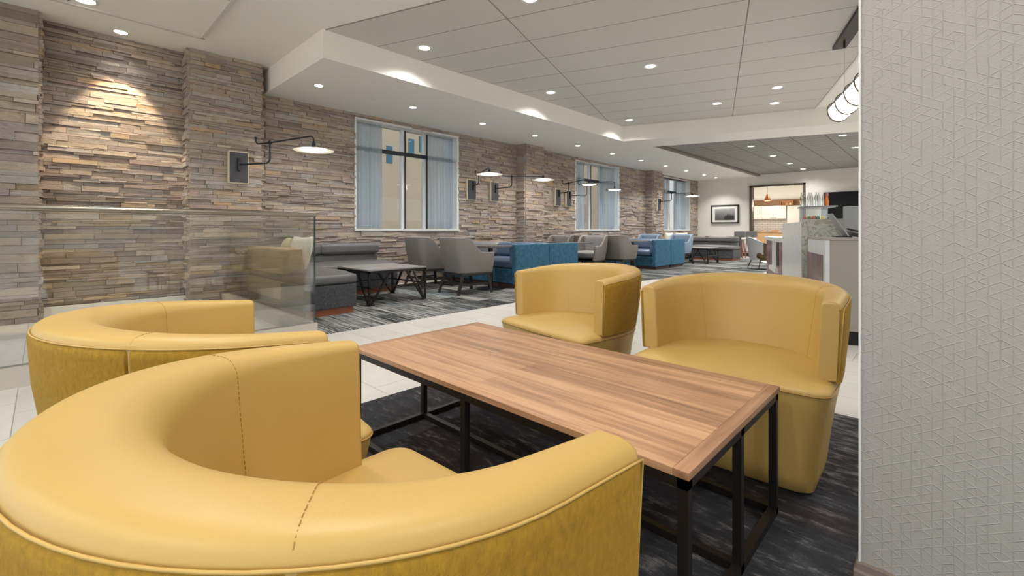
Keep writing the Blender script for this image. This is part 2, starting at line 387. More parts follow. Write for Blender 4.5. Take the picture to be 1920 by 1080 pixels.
# ------------------------------------------------------------------ stone wall
PAL = [(190, 176, 162), (180, 165, 150), (196, 182, 166), (178, 167, 160), (186, 173, 164), (168, 154, 144), (194, 172, 146), (174, 160, 155), (188, 181, 175), (198, 172, 140), (158, 144, 136), (182, 164, 156)]
PW = [9, 10, 7, 9, 9, 6, 2.5, 7, 6, 1.2, 4, 7]
def stone_face(bm, lay, org, ud, nd, L, z0, z1, holes=(), big=1.0):
    org, ud, nd = Vector(org), Vector(ud), Vector(nd)
    zb = sorted({z0, z1, *[h[2] for h in holes if z0 < h[2] < z1], *[h[3] for h in holes if z0 < h[3] < z1]})
    for a, b in zip(zb, zb[1:]):
        z = a
        while z < b-1e-4:
            h = random.choice((.022, .028, .034, .042, .052, .062))*big
            if b-(z+h) < .02: h = b-z
            act = [hh for hh in holes if hh[2] < z+h-1e-4 and hh[3] > z+1e-4]
            u = -random.random()*.2
            while u < L:
                w = random.uniform(.14, .46)*big
                segs = [(max(u, 0), min(u+w, L))]
                for hh in act:
                    ns = []
                    for s0, s1 in segs:
                        if s1 <= hh[0] or s0 >= hh[1]: ns.append((s0, s1))
                        else:
                            if s0 < hh[0]: ns.append((s0, hh[0]))
                            if s1 > hh[1]: ns.append((hh[1], s1))
                    segs = ns
                d = random.uniform(.006, .042); c = lin(random.choices(PAL, PW)[0]); k = random.uniform(.80, 1.0); c = tuple(x*k for x in c)
                for s0, s1 in segs:
                    if s1-s0 < .012: continue
                    g = .0016
                    def V(uu, zz, dd): return bm.verts.new(org+ud*uu+nd*dd+Vector((0, 0, zz)))
                    j = lambda: random.uniform(-.006, .006)
                    f = [V(s0+g, z+g, d+j()), V(s1-g, z+g, d+j()), V(s1-g, z+h-g, d+j()), V(s0+g, z+h-g, d+j())]
                    k4 = [V(s0+g, z+g, -.01), V(s1-g, z+g, -.01), V(s1-g, z+h-g, -.01), V(s0+g, z+h-g, -.01)]
                    fs = [bm.faces.new(f)]+[bm.faces.new((f[i], k4[i], k4[(i+1) % 4], f[(i+1) % 4])) for i in range(4)]
                    for ff in fs:
                        for lp in ff.loops: lp[lay] = (*c, 1)
                u += w
            z += h

def stone_wall():
    bm = bmesh.new(); lay = bm.loops.layers.float_color.new('Col')
    Y = (0, 1, 0); X = (1, 0, 0); Y0 = -3.0
    wins = [(WY[0]-Y0, WY[1]-Y0, .965, 2.815) for WY in WINS]
    stone_face(bm, lay, (XW-.02, Y0, 0), Y, X, 5.2+.01, 0.12, ZU, [])             # y -3 .. 2.2, tall part
    stone_face(bm, lay, (XW-.02, 2.2, 0), Y, X, 18-2.2, 0.0, ZL, [(a+Y0-2.2, b+Y0-2.2, c, d) for a, b, c, d in wins])
    for y0, y1, zt in PIERS:
        stone_face(bm, lay, (-6.79, y0, 0), Y, X, y1-y0, 0.0, zt, (), 1.5 if y0 < 0 else 1.0)
        stone_face(bm, lay, (XW, y0, 0), X, (0, -1, 0), .25, 0.0, zt)
        stone_face(bm, lay, (XW, y1, 0), X, Y, .25, 0.0, zt)
    b = bmesh.new()
    me = bpy.data.meshes.new('wall_left')
    nf = len(bm.faces)
    # joint backing
    def quad(x0, x1, y0, y1, z0, z1):
        t = bmesh.ops.create_cube(bm, size=1)['verts']
        bmesh.ops.scale(bm, vec=(x1-x0, y1-y0, z1-z0), verts=t); bmesh.ops.translate(bm, vec=((x0+x1)/2, (y0+y1)/2, (z0+z1)/2), verts=t)
        for v in t:
            for f in v.link_faces: f.material_index = 1
    xb = XW-.02
    edges = [-3.0]+[v for w in WINS for v in w]+[18.0]
    for i in range(0, len(edges), 2): quad(xb-.2, xb, edges[i], edges[i+1], 0, 3.4)
    for a, c in WINS:
        quad(xb-.2, xb, a, c, 0, .965); quad(xb-.2, xb, a, c, 2.815, 3.4)
    for y0, y1, zt in PIERS: quad(XW-.02, -6.79, y0+.002, y1-.002, 0, zt)
    bmesh.ops.recalc_face_normals(bm, faces=bm.faces[:])
    bm.to_mesh(me); bm.free(); me.materials.append(M['stone']); me.materials.append(M['backer'])
    o = bpy.data.objects.new('wall_left', me); COL.objects.link(o); struct(o)
WINS = [(3.58, 5.76), (9.77, 11.98), (14.98, 17.2)]
PIERS = [(-.85, -.04, ZU), (1.26, 2.07, ZU), (7.50, 8.12, ZL), (13.66, 14.28, ZL)]
stone_wall()

# ------------------------------------------------------------------ floor, carpets, ceilings, other walls
struct(MB().bx(-7.4, 8, -6, 23, -.1, 0).build('floor', M['tile']))
tag(MB().bx(-6.74, -4.06, 1.70, 16.4, .0, .006).prism([(-4.06, 8.2), (-2.9, 9.6), (-2.9, 13.0), (-4.06, 15.2)], 0, .006).build('lounge_carpet', M['carpetf']),
    'grey and white striped carpet under the grey and blue booths along the stone wall', 'carpet')
tag(MB().bx(-2.29, .9, -1.9, 2.83, .0, .006).build('charcoal_carpet', M['carpetn']),
    'dark charcoal mottled carpet under the wooden coffee table and yellow chairs', 'carpet')

struct(MB().bx(-7.4, 8, -6, 23, 3.5, 3.6).build('ceiling', M['ceil']))
up = MB()
up.prism([(-7.24, -5.5), (7.5, -5.5), (7.5, 12.0), (-7.24, 12.0)], ZU, 3.5)
struct(up.build('ceiling', M['ceil']))
# wall side soffit, far soffit
p1 = G(9.96, 1.0)
def xat(m, x):   # y on line m=const at world x
    return (m+math.sin(GA)*x)/math.cos(GA)
so = MB().prism([(-7.24, 2.18), (-5.05, 2.18), (-5.05, xat(9.96, -5.05)), (-5.05, 18), (-7.24, 18)], ZL, 3.48)
struct(so.build('ceiling', M['ceil']))
x_r = 7.0
so = MB().prism([(-5.05, xat(9.96, -5.05)), (x_r, xat(9.96, x_r)), (x_r, xat(10.9, x_r)), (-4.9, xat(10.9, -4.9)), (-4.9, 18), (-5.05, 18)], ZL, 3.48)
struct(so.build('ceiling', M['ceil']))
# lay-in tiles: m 3.76..9.96, n up to 1.69, x > -5.05 ; built in grid space
def grid_poly(pts, z, name, m):
    o = MB(); inv = lambda x, y: (math.cos(GA)*x+math.sin(GA)*y, -math.sin(GA)*x+math.cos(GA)*y)
    q = [(a-0, b-3.76) for a, b in [inv(*p) for p in pts]]
    o.prism(q, z, z+.01); ob = o.build(name, m); wx, wy = G(3.76, 0); ob.location = (wx, wy, 0); ob.rotation_euler = (0, 0, GA); return ob
tp = [(-5.05, xat(3.76, -5.05)), G(3.76, 1.69), G(9.955, 1.69), (-5.05, xat(9.955, -5.05))]
struct(grid_poly(tp, ZU-.008, 'ceiling', M['ctile']))
t = MB()
a, b = G(3.76, 1.69), G(9.95, 1.69)
t.bar((*a, ZU-.014), (*b, ZU-.014), .03, .028)
struct(t.build('trim_1', M['trimw']))
dk = MB(); inv = lambda x, y: (x, y)
dk.prism([(-4.9, xat(10.9, -4.9)), (x_r, xat(10.9, x_r)), (x_r, 18.0), (-4.9, 18.0)], ZD, ZD+.02)
struct(dk.build('ceiling', M['dtile']))
t = MB().bx(-4.9, -4.78, xat(10.9, -4.9), 18, ZL+.02, ZD-.001)
struct(t.build('trim_2', mat('dark_trim', (120, 116, 110), .7)))
# small lay-in tray at upper left
t = MB().bx(-6.28, 1.5, 1.27, 1.31, ZU-.03, ZU-.001).bx(-6.30, -6.26, -4, 1.31, ZU-.03, ZU-.001)
struct(t.build('trim_3', M['white']))
ob = MB().prism([(a_, b_) for a_, b_ in [(math.cos(GA)*x+math.sin(GA)*y, -math.sin(GA)*x+math.cos(GA)*y-3.76) for x, y in [(-6.26, -4), (1.4, -4), (1.4, 1.27), (-6.26, 1.27)]]], ZU-.006, ZU-.001).build('ceiling', ceil_tiles('near_tiles', (238, 235, 230), .006, 1.18, 2.34, (140, 136, 130), (2.04, .35)))
ob.location = (*G(3.76, 0), 0); ob.rotation_euler = (0, 0, GA); struct(ob)

# back wall with opening
bw = MB().bx(-7.24, -5.08, 18, 18.15, 0, 3.5).bx(-3.43, 8, 18, 18.15, 0, 3.5).bx(-5.08, -3.43, 18, 18.15, 2.57, 3.5)
struct(bw.build('wall_back', M['wallb']))
struct(MB().bx(-6.98, -5.13, 17.985, 18, 0, .12).bx(-3.38, 7.5, 17.985, 18, 0, .12).build('baseboard_back', M['basebd']))
struct(MB().bx(-5.13, -5.05, 17.95, 18.17, 0, 2.58).bx(-3.46, -3.38, 17.95, 18.17, 0, 2.58).bx(-5.13, -3.38, 17.95, 18.17, 2.52, 2.58).build('door_1', M['frame']))

struct(MB().bx(7.5, 7.65, -6, 18, 0, 1.5).bx(7.5, 7.65, -6, 18, 2.75, 3.5).build('wall_right', M['wallb']))  # unseen wall with an open band, added to cut bright reflections in the railing
# textured wall at right
struct(MB().bx(-.153, 3.2, 1.454, 1.56, .10, ZU).build('wall_right', M['wallpaper']))
struct(MB().bx(-.166, 3.21, 1.430, 1.57, 0, .085, .003).bx(-.160, 3.2, 1.440, 1.565, .085, .10).build('baseboard_right', M['wbase']))
struct(MB().bx(-.1565, -.1525, 1.450, 1.562, .10, ZU).build('trim_4', M['trimw']))
struct(MB().bx(-7.0, -6.97, -.04, 1.26, .0, .12).bx(-7.0, -6.97, -3, -.85, 0, .12).build('baseboard_left', M['trimw']))

# ------------------------------------------------------------------ windows
def window(i, y0, y1, z0, z1, parts):
    xg = XW-.16
    w = bpy.data.objects.new('window_%d' % i, None); COL.objects.link(w); w.location = (XW, y0, z0); struct(w)
    L, Hh = y1-y0, z1-z0
    rv = MB().bx(-.30, .012, -.02, .012, 0, Hh).bx(-.30, .012, L-.03, L+.02, 0, Hh).bx(-.30, .03, -.02, L+.02, -.02, .012).bx(-.30, .012, -.02, L+.02, Hh-.012, Hh+.02)
    rv.build('window_frame', M['winf'], w)
    mu = MB()
    for f in parts: mu.bx(-.24, -.17, f*L-.028, f*L+.028, .012, Hh-.012)
    mu.build('mullion', M['winf'], w)
    dk = MB()
    for f in parts: dk.bx(-.18, -.165, f*L+.028, f*L+.062, .012, Hh-.012)
    dk.bx(-.2, -.16, .012, L-.03, 1.36, 1.43); dk.build('transom', M['wind'], w)
    MB().bx(-.215, -.207, .0, L, 0, Hh).build('pane', M['pane'], w)
window(1, 3.58, 5.76, .965, 2.815, (.468, .69))
window(2, 9.77, 11.98, .965, 2.815, (.42, .655))
window(3, 14.98, 17.2, .965, 2.83, (.35, .62))
def curtain(y0, y1, z0, z1, label, cat='curtain', amp=.02, waves=7, group='sheer curtains'):
    mb = MB(); rows = []
    n = 90
    for k in range(13):
        z = z1-(z1-z0)*k/12; row = []
        for i in range(n+1):
            u = i/n
            a = amp*(.6+.4*k/12)*math.sin(u*waves*2*math.pi+.5*math.sin(5*u)+.3*math.sin(k*.4))+.006*math.sin(u*31+k*.2)
            row.append((XW-.10+a, y0+(y1-y0)*u+.01*math.sin(u*17), z))
        rows.append(row)
    mb.grid(rows)
    o = mb.build('sheer_curtain', M['curtain'], smooth=180); o.modifiers.new('s', 'SOLIDIFY').thickness = .0012
    return tag(o, label, cat, group)
curtain(3.60, 4.14, .99, 2.79, 'sheer grey-blue curtain at the left side of the nearest window')
curtain(5.10, 5.72, .99, 2.79, 'wide sheer grey curtain at the right side of the nearest window', waves=8)
curtain(9.80, 10.35, .99, 2.79, 'sheer blue-grey curtain at the left of the middle window')
curtain(11.05, 11.90, .99, 2.79, 'sheer blue-grey curtain at the right of the middle window', waves=9)
curtain(15.0, 15.5, .99, 2.80, 'sheer curtain at the left of the farthest window')
curtain(16.2, 17.1, .99, 2.80, 'sheer pale curtain at the right of the farthest window', waves=9)

# ------------------------------------------------------------------ outside
def building(name, label, c, d, m, wins, mw=None):
    t = thing(name, label, 'building', (c[0], c[1], -9))
    MB().box((0, 0, d[2]/2), d).build('facade', m, t)
    for (y, z, w, h) in wins: MB().box((d[0]/2+.01, y, z+9), (.06, w, h), bevel=.01).build('window', mw or M['bwin'], t)
    return t
WB = [(yy-21.2, zz, .34, .85) for yy, zz in ((11.97, 4.74), (13.25, 5.29), (13.92, 5.52), (16.6, 4.6), (18.5, 4.6))]
building('apartment_building', 'beige building with small blue windows outside the nearest window', (-22.5, 21.2, 0), (5, 19.5, 24), M['bldg'],
         WB)
building('office_building', 'pale yellow building with dark windows outside the middle window', (-24, 38.5, 0), (5, 12, 22), M['bldg2'],
         [(-5+2.4*i, z, 1.2, 1.3) for i in range(5) for z in (-.2, 3.4, 7.2)], M['wind'])
building('brick_building', 'distant pinkish brick building seen through the left curtain of nearest window', (-46, 22, 0), (6, 9.5, 14), M['pinkb'],
         [(-3+2*i, z, 1.1, .8) for i in range(4) for z in (-1, 1.2, 3.2)], M['wind'])
struct(MB().bx(-80, -7.45, -40, 100, -9.1, -9).build('ground', M['ground']))

# ------------------------------------------------------------------ yellow barrel chair
def barrel_chair(label, loc, rz, seedn=0):
    t = thing('barrel_chair', label, 'armchair', loc, rz, 'yellow barrel chairs around the wooden coffee table')
    Rr, YF = .388, .155
    def path():
        P = []
        SQ = YF+Rr*math.pi/2
        bb = lambda q: math.sin(math.pi/2*min(1, q/SQ))
        for i in range(7): P.append((Rr, YF*(1-i/7), 1, 0, bb(YF*i/7)))
        K = 40
        for i in range(K+1):
            a = math.pi*i/K; P.append((Rr*math.cos(a), -Rr*math.sin(a), math.cos(a), -math.sin(a), bb(YF+Rr*min(a, math.pi-a))))
        for i in range(1, 8): P.append((-Rr, YF*i/7, -1, 0, bb(YF*(1-i/7))))
        return P
    PP = path()
    def prof(b):
        zt = .688+.047*b; T = .070+.07*b**1.5; Tb = .083+.12*b**1.5; r = .018+.047*b**1.5
        kb = .25+.75*b
        pr = [(.045*kb, .405), (.03*kb, .48), (.012*kb, .58), (.003*kb, .65), (.0, zt-.022), (.004, zt-.008), (.014, zt-.001), (.03, zt+.002)]
        cx, cz = T-r, zt+.001-r
        for k in range(7):
            a = R(90-k*90/6); pr.append((cx+r*math.cos(a), cz+r*math.sin(a)))
        for k in range(1, 6):
            u = k/5.; pr.append((T+(Tb-T)*u**1.1, cz+(.395-cz)*u))
        return pr
    rows = []
    for (x, y, nx, ny, b) in PP:
        rows.append([(x-nx*d, y-ny*d, z) for d, z in prof(b)])
    mb = MB(); V = mb.grid(rows)
    for row in (V[0], V[-1]): 
        try: mb.bm.faces.new(row)
        except ValueError: pass
    for A, B in zip(V, V[1:]): mb.bm.faces.new((A[0], A[-1], B[-1], B[0]))
    shell = mb.build('backrest', M['leather'], t, smooth=50)
    bv = shell.modifiers.new('b', 'BEVEL'); bv.width = .006; bv.segments = 2; bv.angle_limit = R(50)
    # fabric outer wrap in three panels with an upholstery gap between them
    def panel(i0, i1):
        p = MB(); out, inn = [], []
        K = (i1-i0)
        idx = [i0+(i1-i0)*k/K for k in range(K+1)]
        if i0 > 0: idx[0] += .07; idx.insert(1, i0+.2)
        if i1 < len(PP)-1: idx[-1] -= .07; idx.insert(-1, i1-.2)
        K = len(idx)-1
        for q, i in enumerate(idx):
            i_f = int(i); fr_ = i-i_f
            x, y, nx, ny, b = [u_+(v_-u_)*fr_ for u_, v_ in zip(PP[i_f], PP[min(i_f+1, len(PP)-1)])]
            zt = .688+.047*b-.020
            e = .008 if q in (0, K) else 0
            kb = .25+.75*b; zs = [(.040*kb, .403), (.028*kb, .46), (.016*kb, .53), (.006*kb, .60), (.0, zt-.02), (.0, zt-.005), (.004, zt)]
            out.append([(x-nx*(d-.0045+e*.6), y-ny*(d-.0045+e*.6), z) for d, z in zs]); inn.append([(x-nx*(d+.012), y-ny*(d+.012), z-(.004 if z > .6 else 0)) for d, z in zs])
        A = p.grid(out); B = p.grid(inn, True); n = len(A); m = len(A[0])
        for q in (0, n-1):
            for j in range(m-1): p.bm.faces.new((A[q][j], A[q][j+1], B[q][j+1], B[q][j]))
        for i in range(n-1):
            for j in (0, m-1): p.bm.faces.new((A[i][j], A[i+1][j], B[i+1][j], B[i][j]))
        p.build('outer_panel', M['tweed'], t, smooth=50, label='mustard chenille outer panel')
    n = len(PP)-1
    sA, sB = 7+8, n-7-5
    panel(0, sA); panel(sA, sB); panel(sB, n)
    # welt along the top outer edge and down the arm fronts
    w = MB(); pts = []
    for (x, y, nx, ny, b) in PP:
        pts.append((x+nx*.002, y+ny*.002, .688+.047*b-.018))
    w.tube([(Rr-.012, YF+.002, .41), (Rr-.003, YF+.002, .60)]+pts+[(-Rr+.003, YF+.002, .60), (-Rr+.012, YF+.002, .41)], .0017, 6)
    w.build('welt', M['piping'], t, smooth=180)
    # stitched seams across the leather
    for i in (sA, sB):
        x, y, nx, ny, b = PP[i]
        pr = prof(b)[5:]
        pts = [Vector((x-nx*d, y-ny*d, z)) for d, z in pr]
        s = MB()
        dense = []
        for a_, b_ in zip(pts, pts[1:]):
            for k in range(6): dense.append(a_.lerp(b_, k/6))
        # outward offset so the thread lies on the leather
        L = 0; seg = [dense[0]]
        off = Vector((0, 0, .0006))-Vector((nx, ny, 0))*.0006
        for a_, b_ in zip(dense, dense[1:]):
            L += (b_-a_).length; seg.append(b_)
            if L > .007:
                s.tube([q+off for q in (seg[0], seg[-1].lerp(seg[0], .35))], .0006, 4); seg = [b_]; L = 0
        s.build('stitching', M['seam'], t)
    # base block (below seam) and seat (above)
    def outline(ins, front=.30, hw=.368, rf=.05):
        P = []
        Ri = Rr-.03-ins; fr = front-ins*.7; h = hw-ins
        for k in range(7):
            a = R(90-90*k/6); P.append((h-rf+rf*math.cos(a), fr-rf+rf*math.sin(a)))
        P.append((max(h, Ri)*.998, .12)); 
        for k in range(25):
            a = math.pi*k/24; P.append((max(h, Ri)*math.cos(a) if k in (0, 24) else Ri*math.cos(a), -Ri*math.sin(a)))
        P.append((-max(h, Ri)*.998, .12))
        for k in range(7):
            a = R(180-90*k/6); P.append((-h+rf+rf*math.cos(a), fr-rf+rf*math.sin(a)))
        # subdivide the front edge
        A = P[-1]; B = P[0]
        for k in range(1, 8): P.append((A[0]+(B[0]-A[0])*k/8, A[1]+(B[1]-A[1])*k/8+.012*math.sin(math.pi*k/8)))
        return P
    bs = MB(); rows = []
    for ins, z in ((.075, .008), (.058, .018), (.05, .06), (.036, .18), (.018, .30), (.006, .36), (.003, .378)):
        rows.append([(x, y, z) for x, y in outline(ins)])
    V = bs.grid(rows and [list(r) for r in zip(*rows)], closed_u=True)
    bs.bm.faces.new([v[0] for v in V]); bs.bm.faces.new([v[-1] for v in V])
    bs.build('base', M['leather'], t, smooth=50)
    st = MB(); o0 = outline(.003); rows = []
    for s_, z in ((1, .378), (1.003, .384), (.995, .391), (.97, .3985), (.9, .408), (.75, .418), (.5, .425), (.25, .428)):
        rows.append([(x*s_, (y+.02)*s_-.02, z) for x, y in o0])
    V = st.grid([list(r) for r in zip(*rows)], closed_u=True)
    st.bm.faces.new([v[0] for v in V]); st.bm.faces.new([v[-1] for v in V])
    st.build('seat', M['leather'], t, smooth=60)
    w = MB(); ring = [(x, y, .379) for x, y in outline(0.0015)]
    w.tube(ring, .0028, 6, closed=True); w.build('seat_welt', M['seam'], t, smooth=180)
    return t
barrel_chair('yellow barrel chair in the foreground, cropped by the bottom edge, mustard fabric outside', (-.655, .352, 0), R(0))
barrel_chair('yellow barrel chair at left between the foreground chair and the glass railing', (-1.515, .365, 0), R(-3))
barrel_chair('yellow barrel chair across the table beside the textured white wall', (-.645, 2.115, 0), R(181))
barrel_chair('yellow barrel chair across the table at its far end, angled, mustard fabric on its arm', (-1.605, 2.212, 0), R(170))

# ------------------------------------------------------------------ wooden coffee table
X0, X1, Y0, Y1 = -1.905, -.392, .955, 1.700
t = thing('coffee_table', 'long low coffee table with walnut top and thin black steel frame among yellow chairs', 'table', ((X0+X1)/2, (Y0+Y1)/2, 0))
hx, hy = (X1-X0)/2, (Y1-Y0)/2
MB().bx(-hx+.036, hx-.036, -hy, hy, .412, .430, .0012).build('tabletop', M['walnut'], t)
MB().bx(hx-.0355, hx, -hy, hy, .412, .430, .0012).build('end_board', M['walnut_end'], t)
MB().bx(-hx, -hx+.0355, -hy, hy, .412, .430, .0012).build('end_board', M['walnut_end'], t)
f = MB(); s = .024; a, b = hx-.004, hy-.004
for z in (.3995, .020):
    for sy in (-1, 1): f.bx(-a, a, sy*(b-s/2)-s/2, sy*(b-s/2)+s/2, z-s/2, z+s/2)
    for sx in (-1, 1): f.bx(sx*(a-s/2)-s/2, sx*(a-s/2)+s/2, -b, b, z-s/2, z+s/2)
    f.bx(-a, a, -s/2, s/2, z-s/2, z+s/2)
f.build('frame', M['black'], t)
for x, y in ((-1, -1), (-1, 1), (1, -1), (1, 1), (0, -1), (0, 1), (-1, 0), (1, 0)):
    MB().box((x*(a-s/2), y*(b-s/2), .199), (s, s, .38), bevel=.001).build('leg', M['black'], t)

# ------------------------------------------------------------------ glass railing
t = thing('glass_railing', 'frameless glass railing with brushed steel top rail in front of the stone wall', 'railing', (-4.07, 1.69, 0))
MB().bx(-.045, .045, -5.5, -.001, 0, .125).build('curb', mat('rail_curb', (186, 178, 168), .5), t)
MB().bx(-2.95, -.046, -.09, -.001, 0, .125).build('curb', mat('rail_curb_return', (176, 166, 152), .5), t)
MB().bx(-.008, .008, -3.3, -.012, .118, 1.075).build('glass_panel', M['glass'], t)
MB().bx(-.008, .008, -5.4, -3.31, .118, 1.075).build('glass_panel', M['glass'], t)
MB().bx(-2.9, -.02, -.05, -.034, .118, 1.07).build('glass_panel', M['glass2'], t)
MB().bx(-.0085, .0085, -.012, -.004, .118, 1.075).build('glass_edge', M['gedge'], t)
MB().tube([(0, -5.5, 1.09), (0, -.0, 1.09)], .021, 16).build('top_rail', M['steel'], t, smooth=50)

# ------------------------------------------------------------------ grey sectional
def sectional(label, loc, rz, mirror=False, L=1.9, chL=2.1):
    """back along local y=0 (wall), x from 0..L ; chaise runs out along -y at x=0 side"""
    k = -1 if mirror else 1
    t = thing('sectional_sofa', label, 'sofa', loc, rz)
    X = lambda a, b: (min(a*k, b*k), max(a*k, b*k))
    def bx(mb, x0, x1, y0, y1, z0, z1, bv=0): a, b = X(x0, x1); mb.bx(a, b, y0, y1, z0, z1, bv); return mb
    bx(MB(), 0, L, -.78, -.02, .075, .335, .01).build('base', M['greyt'], t)
    bx(MB(), 0, .60, -chL, -.79, .075, .335, .01).build('chaise_base', M['greyt'], t)
    bx(bx(MB(), .03, L-.03, -.75, -.02, 0, .075), .03, .57, -chL+.03, -.75, 0, .075).build('plinth', M['copper'], t)
    c = (L+.62)/2*k
    MB().cushion(((.62+L)/2*k, -.46, .395), (L-.62, .72, .13), .045, .022).build('seat_cushion', M['greyl'], t, smooth=60)
    MB().cushion((.31*k, -.46-(chL-.82)/2, .395), (.62, chL-.10, .13), .05, .028).build('chaise_cushion', M['greyl'], t, smooth=60)
    bx(MB(), 0, L, -.14, -.0, .335, .72, .01).build('back_frame', M['greyt'], t)
    for x0, x1 in ((.02, L/2), (L/2, L-.02)):
        MB().cushion(((x0+x1)/2*k, -.19, .655), (x1-x0, .17, .17), .05, .01).build('back_cushion', M['greyl'], t, smooth=60)
    MB().cushion((L/2*k, -.17, .50), (L-.06, .10, .15), .03, .005).build('lumbar', M['greyl'], t, smooth=60)
    return t
# along stone wall: back against x=-7, extends along +y; chaise toward +x at y 1.95
ss = sectional('low grey leather sectional with chaise beside the glass railing, copper plinth', (-6.98, 1.90, .006), R(90), False, 1.96, 2.1)
MB().cushion((.10, -.80, .40), (.20, 1.60, .66), .035, .004, 8).build('arm_panel', M['beige'], ss, smooth=60, label='taupe tweed arm panel')
sectional('grey leather sofa at the far end of the lounge below the framed picture', (-6.70, 15.45, .006), 0, False, 2.05, 1.0)

# ------------------------------------------------------------------ truss-leg coffee tables
def truss_table(label, loc, rz=0, s=.86):
    t = thing('truss_coffee_table', label, 'table', loc, rz, 'square coffee tables with black truss legs')
    h = s/2
    MB().bx(-h, h, -h, h, .432, .45, .002).build('tabletop', M['ttop'], t)
    f = MB(); w = .025; a = h-w/2
    for q in (-1, 1): f.bx(-h, h, q*a-w/2, q*a+w/2, .405, .431); f.bx(q*a-w/2, q*a+w/2, -h, h, .405, .431)
    for q in (-1, 1): f.bx(-h, h, q*a-w/2, q*a+w/2, .215, .232); f.bx(q*a-w/2, q*a+w/2, -h, h, .215, .232)
    f.build('frame', M['black'], t)
    for sx in (-1, 1):
        for sy in (-1, 1):
            l = MB()
            c = (sx*a, sy*a)
            l.bar((*c, 0), (*c, .405), w)
            l.bar((sx*(a-.02), sy*a, .006), (sx*.12, sy*a, .405), w*.9)
            l.bar((sx*a, sy*(a-.02), .006), (sx*a, sy*.12, .405), w*.9)
            l.box((sx*(a-.03), sy*a, .006), (.08, w, .012)); l.box((sx*a, sy*(a-.03), .006), (w, .08, .012))
            l.build('leg', M['black'], t)
    return t
truss_table('square coffee table with light top and black truss legs beside the grey chaise', (-5.57, 3.22, .0065))
truss_table('square coffee table with black truss legs in front of the far grey sofa', (-5.2, 13.35, .0065))

# ------------------------------------------------------------------ taupe lounge chairs
def make_club(seat, inner):
    t = thing('lounge_chair', 'x', 'chair', (0, 0, 0), 0, 'barrel-back lounge chairs at the booths')
    # shell: U path facing +y
    PP = []
    hw, yb, yf = .30, -.27, .30
    for i in range(8): PP.append((hw+.02, yf-(yf-yb-.12)*i/8, 1, .05, i/8.))
    for i in range(17):
        a = math.pi*i/16
        PP.append(((hw-.12)*(1 if a < 1.57 else -1)*(1 if abs(a-math.pi/2) > .01 else 0)+.13*math.cos(a), yb+.12-.15*math.sin(a), math.cos(a), -math.sin(a), 1.0))
    for i in range(8): PP.append((-hw-.02, yb+.12+(yf-yb-.12)*(i+1)/8, -1, .05, 1-(i+1)/8.))
    def ztop(s):
        if s >= 1: return .835
        u = max(0, (s-.45)/.55); u = u*u*(3-2*u)
        return .615+.22*u
    out, inn = [], []
    for (x, y, nx, ny, s) in PP:
        z1 = ztop(s); lean = -.05 if s >= 1 else -.05*max(0, s-.3)
        o_, i_ = [], []
        for k in range(9):
            u = k/8; z = .30+(z1-.30)*u; ex = (.012*math.sin(math.pi*u)+.05*u-.045)
            yy = y+lean*u
            o_.append((x+nx*ex, yy+ny*ex, z)); i_.append((x+nx*(ex-.055), yy+ny*(ex-.055), z-(.006 if k == 8 else 0)))
        out.append(o_); inn.append(i_)
    mb = MB(); A = mb.grid(out); B = mb.grid(inn, True); n = len(A); m = 9
    for q in (0, n-1):
        for j in range(m-1): mb.bm.faces.new((A[q][j], A[q][j+1], B[q][j+1], B[q][j]))
    for i in range(n-1):
        for j in (0, m-1): mb.bm.faces.new((A[i][j], A[i+1][j], B[i+1][j], B[i][j]))
    o = mb.build('backrest', seat, t, smooth=60); bv = o.modifiers.new('b', 'BEVEL'); bv.width = .018; bv.segments = 3; bv.angle_limit = R(50)
    MB().cushion((0, .03, .42), (.53, .52, .13), .045, .02).build('seat_cushion', inner, t, smooth=60)
    MB().cushion((0, -.225, .64), (.50, .07, .34), .03, .012).build('inner_back', inner, t, smooth=60)
    MB().cushion((0, -.183, .68), (.026, .012, .026), .005, .002, 3).build('tuft_button', M['chair'], t)
    MB().bx(-.27, .27, -.25, .27, .27, .305, .006).build('seat_frame', M['dwood'], t)
    for sx in (-1, 1):
        MB().bar((sx*.24, .24, .29), (sx*.265, .285, 0), .036, .036).build('leg', M['dwood'], t)
        MB().bar((sx*.24, -.22, .29), (sx*.265, -.32, 0), .036, .036).build('leg', M['dwood'], t)
    s_ = MB()
    for sx in (-1, 1): s_.bar((sx*.253, .262, .14), (sx*.253, -.27, .14), .02, .03)
    s_.bar((-.25, 0, .14), (.25, 0, .14), .02, .03); s_.bar((-.25, -.265, .16), (.25, -.265, .16), .02, .03)
    s_.build('stretcher', M['dwood'], t)
    return t
c0 = make_club(M['chair'], M['chairin'])
def place(o, label, x, y, deg, z=.012): o.location = (x, y, z); o.rotation_euler = (0, 0, R(deg)); o['label'] = label; return o
place(c0, 'taupe lounge chair with black legs, nearest one pulled up to the first blue booth', -5.26, 4.47, -6)
place(copy_tree(c0), 'taupe lounge chair seen from behind, between the nearer taupe chair and the stone wall', -6.28, 4.52, -6)
place(copy_tree(c0), 'grey tufted lounge chair facing us just behind the end of the first blue booth', -5.50, 8.15, 184)
place(copy_tree(c0), 'grey tufted lounge chair by the stone pier showing only its back over the blue booth', -6.42, 8.15, 180)
place(copy_tree(c0), 'taupe lounge chair seen from behind in front of the second blue booth', -5.25, 8.92, -2)
place(copy_tree(c0), 'taupe lounge chair beyond the others next to the wall under the middle window', -6.35, 9.0, 0)
c1 = make_club(M['chairb'], M['chairb'])
place(c1, 'pale blue lounge chair peeking over the second blue booth, left one', -6.40, 12.5, 180)
place(copy_tree(c1), 'pale blue lounge chair at the right end behind the second blue booth', -5.40, 12.45, 176)

